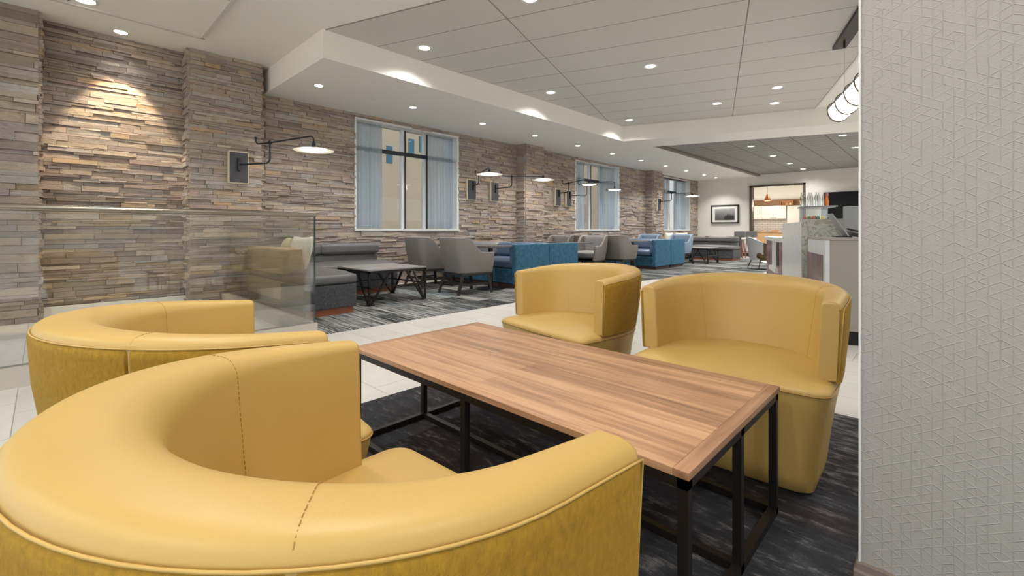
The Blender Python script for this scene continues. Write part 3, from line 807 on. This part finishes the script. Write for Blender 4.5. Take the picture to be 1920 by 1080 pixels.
# ------------------------------------------------------------------ pedestal tables
def ped(label, x, y, h=.70, rz=0):
    t = thing('pedestal_table', label, 'table', (x, y, .006), rz, 'pedestal tables at the blue booths')
    MB().bx(-.28, .28, -.27, .27, h-.03, h, .003).build('tabletop', M['dtop'], t)
    MB().tube([(0, 0, .01), (0, 0, h-.03)], .038, 16).build('pedestal', M['black'], t, smooth=50)
    MB().lathe([(.23, 0), (.23, .012), (.05, .022)], n=32).build('foot', M['black'], t, smooth=40)
    return t
ped('small dark pedestal table with round foot between the nearest taupe chair and first booth', -5.3, 5.02)
ped('pedestal table nearer the stone wall at the first blue booth', -6.3, 5.03)
ped('pedestal table between the grey tufted chair and the far side of first blue booth', -5.45, 7.50)
ped('pedestal table nearer the wall beside the far side of first blue booth', -6.4, 7.50)
ped('pedestal table in front of the second blue booth', -5.3, 9.62)
ped('pedestal table near the wall in front of the second blue booth', -6.3, 9.65)

# ------------------------------------------------------------------ blue booths
def booth(label, y0, sgn, wing=True):
    """bench across from the wall to x=-4.95; back at y0, seat toward -sgn*y"""
    t = thing('booth_bench', label, 'booth', (-4.95, y0, .006), 0 if sgn > 0 else 0, 'blue upholstered booths along the stone wall')
    k = sgn
    Y = lambda a, b: (min(-a*k, -b*k), max(-a*k, -b*k))
    def bx(x0, x1, a, b, z0, z1, bv=.008): p, q = Y(a, b); return MB().bx(x0, x1, p, q, z0, z1, bv)
    bx(-.09, 0, .003, .85, .07, .715, .012).build('end_panel', M['bluet'], t)
    bx(-.14, -.092, .12, .852, .40, .70, .01).build('arm_lining', M['bluel'], t)
    bx(-2.0, -.09, .003, .10, .07, .70, .01).build('back_frame', M['bluet'], t)
    bx(-2.0, -.09, .10, .80, .07, .31, .01).build('base', M['bluet'], t)
    bx(-1.98, -.03, .05, .78, 0, .07, .0).build('plinth', M['basebd'], t)
    for i in range(2):
        x0 = -2.0+i*.93; 
        MB().cushion((x0+.465, -.47*k, .385), (.925, .66, .15), .05, .025).build('seat_cushion', M['bluel'], t, smooth=60)
        MB().cushion((x0+.465, -.185*k, .60), (.925, .16, .23), .05, .012).build('back_cushion', M['bluel'] if i else M['greylb'], t, smooth=60)
    MB().cushion((-1.045, -.16*k, .475), (1.86, .10, .06), .025, .004).build('lumbar', M['bluel'], t, smooth=60)
    if wing:
        p, q = Y(.80, 1.75)
        MB().bx(-2.0, -1.42, p, q, .07, .31, .01).build('wing_base', M['bluet'], t)
        MB().cushion((-1.68, (p+q)/2, .385), (.56, q-p, .15), .05, .02).build('wing_cushion', M['bluel'], t, smooth=60)
        MB().cushion((-1.90, (p+q)/2, .60), (.16, q-p, .23), .05, .012).build('wing_back', M['greylb'], t, smooth=60)
    return t
booth('blue chenille booth with slate leather seats, nearest one, opening toward the camera side', 6.10, 1, False)
booth('blue chenille booth back to back behind the nearest blue booth', 6.105, -1, False)
booth('second blue booth further along, its leather seat facing the camera side', 10.95, 1, False)
booth('blue booth back to back behind the second booth, farthest of the four', 10.955, -1, False)

# ------------------------------------------------------------------ swing-arm wall lamps
def lamp(label, bx_, by0, by1, zc, B, a1, zJ, a2, zS, dark=False):
    t = thing('swing_arm_lamp', label, 'wall lamp', (bx_, (by0+by1)/2, zc), 0, 'swing-arm wall lamps on the stone wall')
    w = by1-by0
    MB().box((.012, 0, 0), (.055, w, .43), bevel=.006).build('backing_block', M['board_edge'], t)
    MB().box((.044, .0, 0), (.012, w-.035, .395), bevel=.002).build('backplate', M['boardp'], t)
    yc = B[1]-(by0+by1)/2; z0 = B[2]-zc
    MB().box((.062, yc, z0), (.026, .032, .17), bevel=.003).build('bracket', M['bronze'], t)
    d1 = Vector((math.cos(R(a1)), math.sin(R(a1)), 0)); d2 = Vector((math.cos(R(a2)), math.sin(R(a2)), 0))
    P0 = Vector((.06, yc, z0)); E = P0+d1*.49; r = .07
    zj = zJ-zc
    pts = [P0, P0+d1*.25, E-d1*r]
    for k in range(1, 7):
        a = R(15*k); pts.append(E-d1*r+d1*r*math.sin(a)+Vector((0, 0, r*(1-math.cos(a)))))
    pts.append(Vector((E.x, E.y, zj+.03)))
    MB().tube(pts, .0105, 10).build('lower_arm', M['bronze'], t, smooth=50)
    J = Vector((E.x, E.y, zj))
    MB().box(J, (.042, .042, .034), bevel=.008).build('joint', M['bronze'], t)
    Lf = .74; up = []
    bk = J-d2*.20
    for k in range(7):
        a = R(90-15*k); up.append(bk-d2*.045*math.cos(R(15*k))+Vector((0, 0, .045-.045*math.sin(R(15*k)))))
    up = [bk-d2*.05+Vector((0, 0, .075)), bk-d2*.05+Vector((0, 0, .045)), bk-d2*.04+Vector((0, 0, .018)), bk-d2*.018+Vector((0, 0, .003)), bk]
    S = J+d2*Lf
    up += [J+Vector((0, 0, 0))]
    rr = .055
    for k in range(0, 7):
        a = R(15*k); up.append(S-d2*rr+d2*rr*math.sin(a)+Vector((0, 0, .03-rr+rr*math.cos(a))))
    zs = zS-zc
    up.append(Vector((S.x, S.y, zs+.07)))
    MB().tube(up, .0095, 10).build('upper_arm', M['bronze'], t, smooth=60)
    MB().lathe([(.0, -.012), (.016, -.012), (.018, .012), (.0, .014)], bk-d2*.05+Vector((0, 0, .08)), 12, False).build('valve_cap', M['bronze'], t, smooth=40)
    MB().lathe([(.022, 0), (.022, .05), (.016, .065)], (S.x, S.y, zs+.035), 16).build('socket', M['bronze'], t, smooth=40)
    MB().lathe([(.236, 0), (.238, .004), (.20, .012), (.12, .026), (.05, .038), (.022, .045), (.02, .043), (.05, .034), (.12, .021), (.2, .007), (.234, .001)], (S.x, S.y, zs), 40, False).build('lamp_shade', M['shade_dk' if dark else 'shade'], t, smooth=60)
    MB().lathe([(.0, .012), (.15, .012), (.15, .004), (.14, -.002), (.0, -.006)], (S.x, S.y, zs), 32, False).build('diffuser', M['shade_in'], t, smooth=40)
    ld = bpy.data.lights.new('lamp_glow', 'POINT'); ld.energy = 5; ld.color = (1, .88, .72); ld.shadow_soft_size = .08
    lo = bpy.data.objects.new('lamp_glow', ld); COL.objects.link(lo); lo.parent = t; lo.location = (S.x, S.y, zs-.06)
    return t
lamp('dark swing-arm wall lamp on the pier nearest the railing, big and lit', -6.75, 1.66, 1.90, 1.78, (-6.72, 1.779, 1.817), 29, 2.08, 22, 1.93)
lamp('swing-arm wall lamp right of the nearest window, its arm folded toward the camera', XW+.03, 5.95, 6.20, 1.78, (-7.0, 6.10, 1.86), -29, 2.05, -27, 1.95)
lamp('swing-arm wall lamp just left of the second pier, reaching across the pier', XW+.03, 6.61, 6.85, 1.785, (-7.0, 6.745, 1.85), -2, 2.07, 68, 2.03)
lamp('swing-arm wall lamp left of the middle window, lamp with dark amber-lit shade', XW+.03, 8.82, 9.05, 1.775, (-7.0, 8.96, 1.88), -25, 2.09, -15, 1.98, True)
lamp('swing-arm wall lamp nearest the middle window, its shade at the window\'s right side', XW+.03, 9.28, 9.50, 1.77, (-7.0, 9.42, 1.86), 66, 2.18, 16, 1.98, True)
lamp('swing-arm wall lamp on the third pier in front of the farthest window', -6.75, 13.86, 14.09, 1.80, (-6.72, 14.0, 1.899), -20, 2.13, 58, 2.05)

# ------------------------------------------------------------------ downlights
def spot(x, y, z, e, parent=None, size=118, col=(1, .97, .92), blend=.7, rad=.06, rot=None):
    ld = bpy.data.lights.new('downlight_beam', 'SPOT'); ld.energy = e; ld.spot_size = R(size); ld.spot_blend = blend; ld.color = col; ld.shadow_soft_size = rad
    lo = bpy.data.objects.new('downlight_beam', ld); COL.objects.link(lo); lo.location = (x, y, z)
    if rot: lo.rotation_euler = rot
    if parent: lo.parent = parent; lo.location = (0, 0, -.02)
    return lo
ORD = ['first', 'second', 'third', 'fourth', 'fifth', 'sixth', 'seventh', 'eighth', 'ninth', 'tenth', 'eleventh', 'twelfth', 'thirteenth']
PROTO = {}
def downlight(x, y, z, r, deep, label, group, e=30, **kw):
    key = (r, deep)
    if key not in PROTO:
        t = thing('recessed_downlight', label, 'ceiling light', (x, y, z), 0, group)
        MB().lathe([(r*.80, -.002), (r, -.006), (r*1.16, -.004), (r*1.18, .0), (r*.8, .0)], n=32, caps=False).build('trim_ring', M['trimw'], t, smooth=60)
        if deep: MB().lathe([(0, -.0035), (r*.34, -.0035), (r*.36, -.0025), (r*.98, -.0022)], n=32, caps=False).build('lens', M['lensd'], t, smooth=30)
        else: MB().lathe([(0, -.0035), (r*.9, -.0035), (r*.98, -.001)], n=32, caps=False).build('lens', M['lens'], t, smooth=30)
        PROTO[key] = t
    else:
        t = copy_tree_nolight(PROTO[key]); t.location = (x, y, z); t['label'] = label; t['group'] = group
    spot(x, y, z, e, t, **kw); return t
def copy_tree_nolight(o):
    c = o.copy(); COL.objects.link(c)
    for ch in list(o.children):
        if ch.type != 'LIGHT': d = ch.copy(); COL.objects.link(d); d.parent = c
    return c
ES = 60
for i, y in enumerate((2.56, 4.05, 5.54, 7.0, 8.5, 10.0, 11.5, 13.02, 14.55, 16.08, 17.2)):
    downlight(-6.06, y, ZL, .06, False, 'small lit downlight in the white soffit along the stone wall, %s from the left' % ORD[i], 'downlights in the soffit', ES if y < 9 else ES*1.8)
k = 0
for i, y in enumerate((3.28, 5.78, 8.34)):
    downlight(-4.66, y, ZU-.008, .085, True, 'recessed downlight in the tiled ceiling on the row beside the soffit, %s from the camera' % ORD[i], 'downlights in the tiled ceiling', 70, size=140)
for i, y in enumerate((3.30, 5.81, 8.34)):
    downlight(-2.92, y, ZU-.008, .085, True, 'recessed downlight in the middle row of the tiled ceiling, %s from the camera' % ORD[i], 'downlights in the tiled ceiling', 70, size=140)
downlight(-1.90, 8.07, ZU-.008, .085, True, 'recessed downlight in the tiled ceiling nearest the white tube pendant', 'downlights in the tiled ceiling', 70, size=140)
downlight(-2.17, 9.04, ZU-.008, .085, True, 'recessed downlight in the last row of ceiling tiles, right of the middle joint', 'downlights in the tiled ceiling', 70, size=140)
for i, y in enumerate((11.75, 13.67, 15.55, 17.28)):
    downlight(-3.32, y, ZD, .075, False, 'small lit downlight in the dark ceiling, left row, %s from the front' % ORD[i], 'downlights in the dark ceiling', 150 if y < 17 else 50, size=150)
for i, y in enumerate((11.75, 13.68, 15.6)):
    downlight(-1.54, y, ZD, .075, False, 'small lit downlight in the dark ceiling, right row, %s from the front' % ORD[i], 'downlights in the dark ceiling', 150 if y < 17 else 50, size=150)
downlight(-6.12, .28, ZU-.006, .09, False, 'large downlight cut by the top edge at upper left', 'downlights at upper left', 30)
downlight(-6.82, .61, ZU, .07, False, 'downlight close to the stone wall throwing a warm pool on the stones', 'downlights at upper left', 10, size=100)
# warm wall-washer beam of that last fixture
spot(-6.62, .61, ZU-.03, 150, size=56, col=(1, .80, .50), blend=.35, rad=.03, rot=(0, R(14), 0))
# fill downlights added out of view, over the seating and behind the camera
for i, (x, y) in enumerate(((-2.9, .6), (-.9, .6), (1.3, .6), (-2.9, -2.0), (-.6, -2.0), (1.6, -2.0), (.9, 3.4), (2.6, 4.6), (.2, 6.0), (3.4, 7.5), (.4, 8.8))):
    downlight(x, y, ZU-.008, .085, True, 'added fill downlight out of view, %s' % ORD[i], 'added fill downlights out of view', 95, size=150)

# sprinkler / detector marks on the soffit
tag(MB().lathe([(0, -.012), (.035, -.012), (.045, 0)], (-6.06, 3.38, ZL), 20, False).build('sprinkler_cover', M['trimw'], smooth=40), 'small white sprinkler cover in the soffit between first two downlights', 'sprinkler')

# ------------------------------------------------------------------ linear pendant
t = thing('linear_pendant', 'long white glowing tube pendant with metal rings, hung from a dark ceiling bar', 'pendant light', (*G(6.72, 1.385), 0), GA)
MB().bx(-.07, .07, -4.2, .0, ZU-.045, ZU-.002, .003).build('canopy_bar', mat('dark_canopy', (52, 46, 42), .5, .3), t)
zc = 2.45; n = 24
q = MB(); rows = []
for y in (-.02, -.001):
    pass
prof = []
tl = MB()
rows = []
for (y, s_) in ((.0, .55), (-.008, .85), (-.03, 1), (-4.2, 1)):
    rows.append([(.118*s_*math.cos(R(-180+180*k/20)), y, zc+.155*s_*math.sin(R(-180+180*k/20))) for k in range(21)])
V = tl.grid(rows); tl.bm.faces.new(V[0])
for A, B in zip(V, V[1:]): tl.bm.faces.new((A[0], A[-1], B[-1], B[0]))
tl.build('diffuser', M['tubelens'], t, smooth=50)
MB().bx(-.12, .12, -4.2, .0, zc, zc+.02).build('housing', M['plastic_grey'], t)
for i in range(10):
    y = -.004-i*.40
    MB().tube([(.124*math.cos(R(a)), y, zc+(.16 if a > 180 else .10)*math.sin(R(a))) for a in range(0, 360, 15)], .006, 6, closed=True).build('ring', M['frame'], t, smooth=180)
for y in (-.25, -2.5):
    MB().tube([(0, y, zc+.02), (0, y, ZU-.04)], .0018, 6).build('cable', M['plastic_grey'], t)
    MB().tube([(0, y, ZU-.12), (0, y, ZU-.045)], .012, 8).build('cable_grip', M['black'], t)

# ------------------------------------------------------------------ picture, TV, buffet
t = thing('framed_picture', 'framed monochrome skyline photograph hanging on the white back wall', 'picture', (-6.0, 17.985, 1.57))
fr = MB(); w, h, b = 1.0, .70, .045
fr.bx(-w/2, w/2, -.04, 0, h/2-b, h/2).bx(-w/2, w/2, -.04, 0, -h/2, -h/2+b).bx(-w/2, -w/2+b, -.04, 0, -h/2, h/2).bx(w/2-b, w/2, -.04, 0, -h/2, h/2)
fr.build('frame', M['plastic_dark'], t)
MB().bx(-w/2+b, w/2-b, -.02, -.005, -h/2+b, h/2-b).build('mat_board', mat('mat_board', (236, 236, 234), .6), t)
MB().bx(-.36, .36, -.026, -.021, -.23, .21).build('print', M['print'], t)
sk = MB(); xx = -.02
for k, hh in enumerate((.05, .09, .12, .10, .15, .12, .09, .13, .10, .08, .11, .07)):
    sk.bx(xx, xx+.026, -.028, -.0265, -.23, -.23+hh+.08); xx += .029
sk.build('skyline', M['plastic_dark'], t)
t = thing('television', 'large black flat television on the back wall behind the counter', 'television', (-2.03, 17.955, 1.77))
MB().bx(-.83, .83, -.03, .04, -.44, .44, .006).build('case', M['plastic_dark'], t)
MB().bx(-.815, .815, -.034, -.0305, -.425, .425).build('screen', M['tv'], t)
t = thing('buffet_cabinet', 'low white buffet cabinet against the back wall below the television', 'cabinet', (-1.6, 17.6, 0))
MB().bx(-1.3, 1.6, -.30, .36, .06, 1.10, .01).build('body', M['trimw'], t)
MB().bx(-1.33, 1.63, -.34, .38, 1.10, 1.14, .005).build('worktop', M['quartz'], t)
MB().bx(-1.25, 1.55, -.26, .34, 0, .06).build('plinth', M['kick'], t)

# ------------------------------------------------------------------ kitchen beyond opening
K = 21.0
struct(MB().bx(-7.24, -1.5, K+.02, K+.15, 0, 3.5).bx(-7.24, -7.1, 18.16, K, 0, 3.5).bx(-2.2, -2.1, 18.16, K, 0, 3.5).build('wall_kitchen', mat('kitchen_wall', (240, 236, 226), .7)))
struct(MB().bx(-7.1, -2.2, K-.01, K+.02, .93, 1.40).build('trim_5', M['subway']))
tag(MB().bx(-7.05, -2.25, K-.30, K-.16, 1.97, 2.20, .004).build('wooden_beam', M['wood_beam']), 'brown wooden beam above the white cabinets seen through the opening', 'beam')
for i, (x0, x1) in enumerate(((-6.35, -5.46), (-5.45, -4.55))):
    t = thing('wall_cabinet', ('white double-door wall cabinet left of' if i == 0 else 'white double-door wall cabinet under') + ' the pendant, seen through the opening', 'cabinet', ((x0+x1)/2, K, 1.42), 0, 'kitchen wall cabinets')
    w = (x1-x0)
    MB().bx(-w/2, w/2, -.33, -.02, 0, .54, .004).build('body', M['cab'], t)
    for sx in (-1, 1):
        d = MB().bx(min(sx*.006, sx*(w/2-.006)), max(sx*.006, sx*(w/2-.006)), -.352, -.332, .01, .53, .003).build('door', M['cab'], t)
        MB().bx(sx*.07-.04, sx*.07+.04, -.368, -.353, .04, .055).build('handle', M['steel'], d)
t = thing('wall_cabinet', 'tall narrow white cabinet beside the backsplash, seen through the opening', 'cabinet', (-4.3, K, .95), 0, 'kitchen wall cabinets')
MB().bx(-.22, .22, -.33, -.02, 0, .98, .004).build('body', M['cab'], t)
MB().bx(-.21, .21, -.35, -.332, .01, .97, .003).build('door', M['cab'], t)
t = thing('base_cabinet', 'long pale maple base cabinet with light worktop in the kitchen beyond the opening', 'cabinet', (-4.6, K-.02, 0))
MB().bx(-2.3, 2.3, -.62, 0, .08, .86, .005).build('body', M['cabw'], t)
MB().bx(-2.33, 2.33, -.65, 0, .86, .90, .004).build('worktop', mat('peach_quartz', (226, 196, 166), .3), t)
for i in range(5): MB().bx(-2.25+.9*i, -1.4+.9*i, -.64, -.622, .12, .83, .003).build('door', M['cabw'], t)
t = thing('pendant_lamp', 'small copper cone pendant lamp hanging in front of the white kitchen cabinets', 'pendant light', (-4.93, 19.5, 2.10))
MB().lathe([(.13, 0), (.04, .22), (.02, .26), (.018, .25), (.036, .215), (.125, .0)], n=24, caps=False).build('lamp_shade', mat('copper', (176, 112, 74), .3, .7), t, smooth=50)
MB().tube([(0, 0, .25), (0, 0, 1.38)], .004, 6).build('cord', M['black'], t)
MB().lathe([(0, .06), (.05, .05), (.05, .02), (0, .0)], n=16, caps=False).build('bulb', M['lens'], t, smooth=60)
t = thing('wall_shelf_box', 'small open wooden display box with bread on the kitchen cabinet front', 'display box', (-4.50, K-.37, 1.95))
MB().bx(-.22, .22, -.12, -.0, 0, .018).bx(-.22, .22, -.12, 0, .172, .19).bx(-.22, -.2, -.12, 0, 0, .19).bx(.2, .22, -.12, 0, 0, .19).bx(-.22, .22, -.012, 0, 0, .19).build('box', mat('oak_box', (176, 122, 70), .6), t)
for i in range(3):
    tag(MB().cushion((-4.62+.12*i, K-.43, 2.005), (.10, .07, .07), .03, .006, 5).build('bread_loaf', mat('bread_%d' % i, [(150, 96, 50), (196, 150, 100), (222, 190, 150)][i], .8), smooth=80), ['dark', 'mid brown', 'pale'][i]+' small loaf inside the wooden display box', 'bread')
for i in range(2):
    tag(MB().lathe([(0, 0), (.10-.03*i, 0), (.14-.04*i, .06), (.13-.04*i, .06), (.08, .01), (0, .01)], (-4.95-.42*i, K-.30, .90), 24, False).build('serving_bowl', mat('bowl_%d' % i, (222, 168, 110) if i == 0 else (228, 200, 176), .5), smooth=50),
        ['wide wooden bowl on the kitchen worktop', 'small pale bowl left on the kitchen worktop'][i], 'bowl')
ld = bpy.data.lights.new('kitchen_glow', 'POINT'); ld.energy = 34; ld.color = (1, .93, .82); ld.shadow_soft_size = .2
lo = bpy.data.objects.new('kitchen_glow', ld); COL.objects.link(lo); lo.location = (-4.93, 19.5, 1.95)
downlight(-5.9, 19.6, 3.48, .085, True, 'recessed downlight of the kitchen ceiling, left', 'kitchen downlights', 55, size=150)
downlight(-3.6, 19.6, 3.48, .085, True, 'recessed downlight of the kitchen ceiling, right', 'kitchen downlights', 55, size=150)

# ------------------------------------------------------------------ reception desk and servery (grid aligned)
def gthing(name, label, cat, m, n, z=0, extra=0, group=None):
    return thing(name, label, cat, (*G(m, n), z), GA+extra, group)
t = gthing('reception_desk', 'taupe reception desk with white edge panel and black kick base beside the wallpapered wall', 'desk', 4.5, .83)
MB().bx(.035, 2.6, 0, .70, .12, .868, .002).build('front_panel', M['desk'], t)
MB().bx(0, .034, 0, .76, .05, .868, .002).build('edge_panel', M['quartz'], t)
MB().bx(-.004, 2.6, -.004, .76, .869, .889, .002).build('worktop', M['desk'], t)
MB().bx(.06, 2.6, .05, .70, 0, .119).build('kick_base', M['kick'], t)
MB().bx(-.006, -.001, .07, .76, .06, .74, .001).build('side_panel', M['rose'], t)
t = gthing('marble_servery', 'marble-clad servery block with white quartz side behind the reception desk', 'counter', 5.27, .78)
MB().bx(0, 1.6, 0, .04, 0, 1.06, .002).build('front_slab', M['marble'], t)
MB().bx(0, .035, .041, 1.44, 0, 1.035, .002).build('side_slab', M['quartz'], t)
MB().bx(.036, 1.6, .041, 1.44, 0, 1.035, .002).build('body', M['quartz'], t)
t = gthing('low_counter', 'lower service counter with rose wood panels and white quartz top past the marble block', 'counter', 6.73, .78)
MB().bx(0, 1.2, 0, 1.95, .04, .79, .003).build('body', M['rose'], t)
MB().bx(-.03, 1.2, -.0, 2.0, .795, .85, .003).build('worktop', M['quartz'], t)
MB().bx(-.006, -.001, .60, 1.1, .42, .79).build('white_post', M['quartz'], t)
MB().bx(-.04, -.0, .4, 1.2, .36, .42).build('shelf', M['quartz'], t)
MB().bx(-.007, -.0015, .35, .58, .46, .78).build('dark_sheet', M['plastic_dark'], t)  # flat dark sheet laid on the body, no recess is cut
# things on top
t = gthing('tablet_stand', 'silver tilted back of a screen standing on the reception desk', 'screen', 4.83, .985, .889)
rot = Matrix.Rotation(R(27), 3, 'Y')
b_ = MB(); b_.box((0, 0, .108), (.012, .20, .235), rot=Matrix.Rotation(R(-32), 3, 'Y') @ Matrix.Rotation(R(0), 3, 'Z'), bevel=.003)
b_.build('case', M['plastic_grey'], t)
MB().box((.03, .0, .006), (.12, .14, .01), bevel=.002).build('foot', M['plastic_dark'], t)
t = gthing('monitor', 'plain light grey back of a monitor on the reception desk', 'monitor', 5.14, 1.155, .889)
MB().box((0, 0, .17), (.125, .03, .23), bevel=.004).build('case', M['plastic_grey'], t)
MB().box((0, .02, .03), (.03, .02, .06)).box((0, .02, .005), (.11, .10, .01)).build('foot', M['plastic_grey'], t)
t = gthing('desk_telephone', 'black desk telephone lying next to the tilted screen', 'telephone', 4.80, 1.12, .889)
MB().box((0, 0, .022), (.13, .16, .03), rot=Matrix.Rotation(R(12), 3, 'Y'), bevel=.006).build('base', M['plastic_dark'], t)
MB().box((0, -.03, .055), (.17, .03, .018), rot=Matrix.Rotation(R(16), 3, 'Y'), bevel=.007).build('handset', M['plastic_dark'], t)
t = gthing('glass_display_case', 'small clear glass box on the marble servery', 'display case', 5.60, .93, 1.036)
MB().box((0, 0, .075), (.20, .30, .15), bevel=.004).build('glass_box', M['clear'], t)
MB().box((0.03, 0, .158), (.30, .34, .012), bevel=.002).build('lid', M['plastic_grey'], t)
for i in range(7):
    lab = 'clear glass bottle on the display case, %s from the left' % ORD[i]
    x, y = G(5.52+.06*(i % 2), .815+.032*i)
    tag(MB().lathe([(0, 0), (.014, 0), (.015, .09), (.006, .12), (.006, .145), (0, .146)], (x, y, 1.201), 12, False).build('glass_bottle', M['clear'], smooth=50), lab, 'bottle', 'bottles on the glass display case')
x, y = G(5.50, 1.03)
o = tag(MB().lathe([(0, 0), (.016, 0), (.019, .04), (.012, .085), (.008, .10), (0, .10)], (x, y, 1.201), 14, False).build('syrup_bottle', M['clay'], smooth=50), 'orange bottle with a red cap at the right of the clear bottles', 'bottle')
MB().lathe([(0, .10), (.015, .10), (.013, .128), (0, .13)], (x, y, 1.201), 12, False).build('cap', M['red'], None, smooth=50).parent = o
for i in range(9):
    c = ['red', 'yellowp', 'green', 'clay', 'red', 'plastic_dark', 'green', 'trimw', 'yellowp'][i]
    x, y = G(5.34+.05*(i % 2), .815+.019*i)
    cn = {'red': 'red', 'yellowp': 'yellow', 'green': 'green', 'clay': 'orange', 'plastic_dark': 'black', 'trimw': 'white'}[c]
    tag(MB().cushion((x, y, 1.064), (.026, .03, .055), .008, .003, 3).build('snack_packet', M[c], smooth=60), '%s snack packet on the servery, %s from the left' % (cn, ORD[i]), 'snack packet', 'snack packets on the marble servery')

# ------------------------------------------------------------------ far armchair, stools
t = thing('tweed_armchair', 'olive tweed armchair with pale grey back and black legs on the tile floor', 'armchair', (-3.15, 12.15, .009), R(-48))
arc = []
for i in range(15):
    a = math.pi*(i/14)*1.15-.235; arc.append((a, math.cos(a), -math.sin(a)))
o_, i_ = [], []
for a, cx, cy in arc:
    u = max(0, math.sin(a)); zt = .60+.18*u**2
    o_.append([(cx*(.33+.05*k/6), cy*(.30+.10*k/6*u), .22+(zt-.22)*k/6) for k in range(7)])
    i_.append([(cx*(.28+.04*k/6), cy*(.25+.09*k/6*u), .22+(zt-.22)*k/6) for k in range(7)])
mb = MB(); A = mb.grid(o_); B = mb.grid(i_, True)
for q in (0, 14):
    for j in range(6): mb.bm.faces.new((A[q][j], A[q][j+1], B[q][j+1], B[q][j]))
for i in range(14):
    for j in (0, 6): mb.bm.faces.new((A[i][j], A[i+1][j], B[i+1][j], B[i][j]))
for fc in mb.bm.faces:
    c = fc.calc_center_median()
    if c.y < -.20: fc.material_index = 1
mb.build('shell', [M['olive'], mat('pale_grey_vinyl', (176, 176, 178), .5)], t, smooth=60)
MB().cushion((0, .0, .34), (.54, .52, .16), .05, .02).build('seat_cushion', M['olive'], t, smooth=60)
for sx in (-1, 1):
    for sy in (-1, 1): MB().tube([(sx*.2, sy*.18, .27), (sx*.27, sy*.26, 0)], [.016, .010], 8).build('leg', M['black'], t, smooth=50)
def stool(label, x, y, rz=0):
    t = thing('bar_stool', label, 'stool', (x, y, 0), rz, 'bar stools near the back wall')
    MB().cushion((0, 0, .66), (.36, .36, .07), .03, .008, 5).build('seat', M['trimw'], t, smooth=60)
    MB().cushion((0, -.17, .82), (.36, .04, .20), .018, .004, 5).build('backrest', M['greyl'], t, smooth=60)
    for sx in (-1, 1):
        for sy in (-1, 1): MB().bar((sx*.14, sy*.14, .63), (sx*.19, sy*.19, 0), .024).build('leg', M['copper'], t)
    MB().bar((-.17, .17, .22), (.17, .17, .22), .018).bar((-.17, -.17, .22), (.17, -.17, .22), .018).build('footrest', M['copper'], t)
    return t
stool('bar stool with copper-toned legs near the back wall, left of the two', -5.15, 16.75, R(180))
stool('bar stool with copper-toned legs near the back wall, right of the two', -4.72, 16.55, R(180))
t = thing('bar_table', 'high narrow dark table behind the far grey sofa', 'table', (-5.65, 16.95, 0))
MB().bx(-.9, .5, .20, .60, .70, .73, .003).build('tabletop', M['dwood'], t)
for x in (-.85, .4): MB().bx(x, x+.05, .36, .42, 0, .70).build('leg', M['dwood'], t)
def pillow(label, c, rz, tilt=15, m='pillow', s=.42):
    mb = MB(); tt = bmesh.new(); bmesh.ops.create_cube(tt, size=2); bmesh.ops.subdivide_edges(tt, edges=tt.edges[:], cuts=9, use_grid_fill=True)
    for v in tt.verts:
        u = v.co.copy(); e = max(0, (1-u.x**2)*(1-u.z**2))**.45
        k = 1-.07*(1-abs(u.x*u.z))*max(abs(u.x), abs(u.z))**4
        v.co = Vector((u.x*s/2*k, u.y*(.012+.065*e), u.z*s/2*k))
    tt.transform(Matrix.Translation(c) @ Matrix.Rotation(rz, 4, 'Z') @ Matrix.Rotation(R(tilt), 4, 'X')); mb.add(tt)
    return tag(mb.build('throw_pillow', M[m], smooth=80), label, 'pillow', 'cream throw pillows')
pillow('cream throw pillow at the left end of the far grey sofa', (-6.42, 15.05, .66), 0, 12)
pillow('cream throw pillow leaning against the wall behind the second blue booth', (-6.78, 14.75, .66), R(80), 12)


pillow('cream throw pillow with rounded corners on the near sectional, seen through the glass railing', (-5.66, 2.16, .67), R(8), -14)
pillow('pale yellowish throw pillow behind the cream one on the near sectional, seen through the glass', (-6.25, 2.20, .66), R(-14), -16, 'pillowy', .40)

# ------------------------------------------------------------------ daylight
W = bpy.data.worlds.new('World'); sc.world = W; W.use_nodes = True; wt = W.node_tree; bg = wt.nodes['Background']
tc = wt.nodes.new('ShaderNodeTexCoord'); sp = wt.nodes.new('ShaderNodeSeparateXYZ'); wt.links.new(tc.outputs['Generated'], sp.inputs[0])
col = ramp(wt, math_(wt, 'MULTIPLY_ADD', sp.outputs['Z'], .5, .5), [(0, lin((196, 188, 176))), (.495, lin((204, 198, 188))), (.505, lin((226, 230, 230))), (.60, lin((176, 204, 222))), (.75, lin((196, 208, 214))), (1, lin((150, 180, 205)))])
wt.links.new(col, bg.inputs[0]); bg.inputs[1].default_value = 2.3
su = bpy.data.lights.new('sun', 'SUN'); su.energy = 1.1; su.angle = R(2); su.color = (1, .95, .85)
so_ = bpy.data.objects.new('sun', su); COL.objects.link(so_); so_.rotation_euler = (R(12), R(38), 0)

# ------------------------------------------------------------------ camera
cam = bpy.data.cameras.new('camera'); co = bpy.data.objects.new('camera', cam); COL.objects.link(co)
co.location = (0, 0, .95); co.rotation_euler = (R(90), 0, math.atan(808/842.))
cam.sensor_width = 36; cam.lens = 36*842/1920.; cam.shift_y = -108/1920.; cam.clip_start = .02; cam.clip_end = 300
sc.camera = co
sc.view_settings.view_transform = 'Standard'; sc.view_settings.look = 'None'; sc.view_settings.exposure = 0.36; sc.view_settings.gamma = 1; sc.view_settings.use_curve_mapping = False
sc.cycles.use_denoising = True; sc.cycles.denoiser = 'OPENIMAGEDENOISE'
sc.cycles.max_bounces = 10; sc.cycles.diffuse_bounces = 5; sc.cycles.transparent_max_bounces = 16
sc.cycles.sample_clamp_indirect = 6; sc.cycles.caustics_reflective = False; sc.cycles.caustics_refractive = False
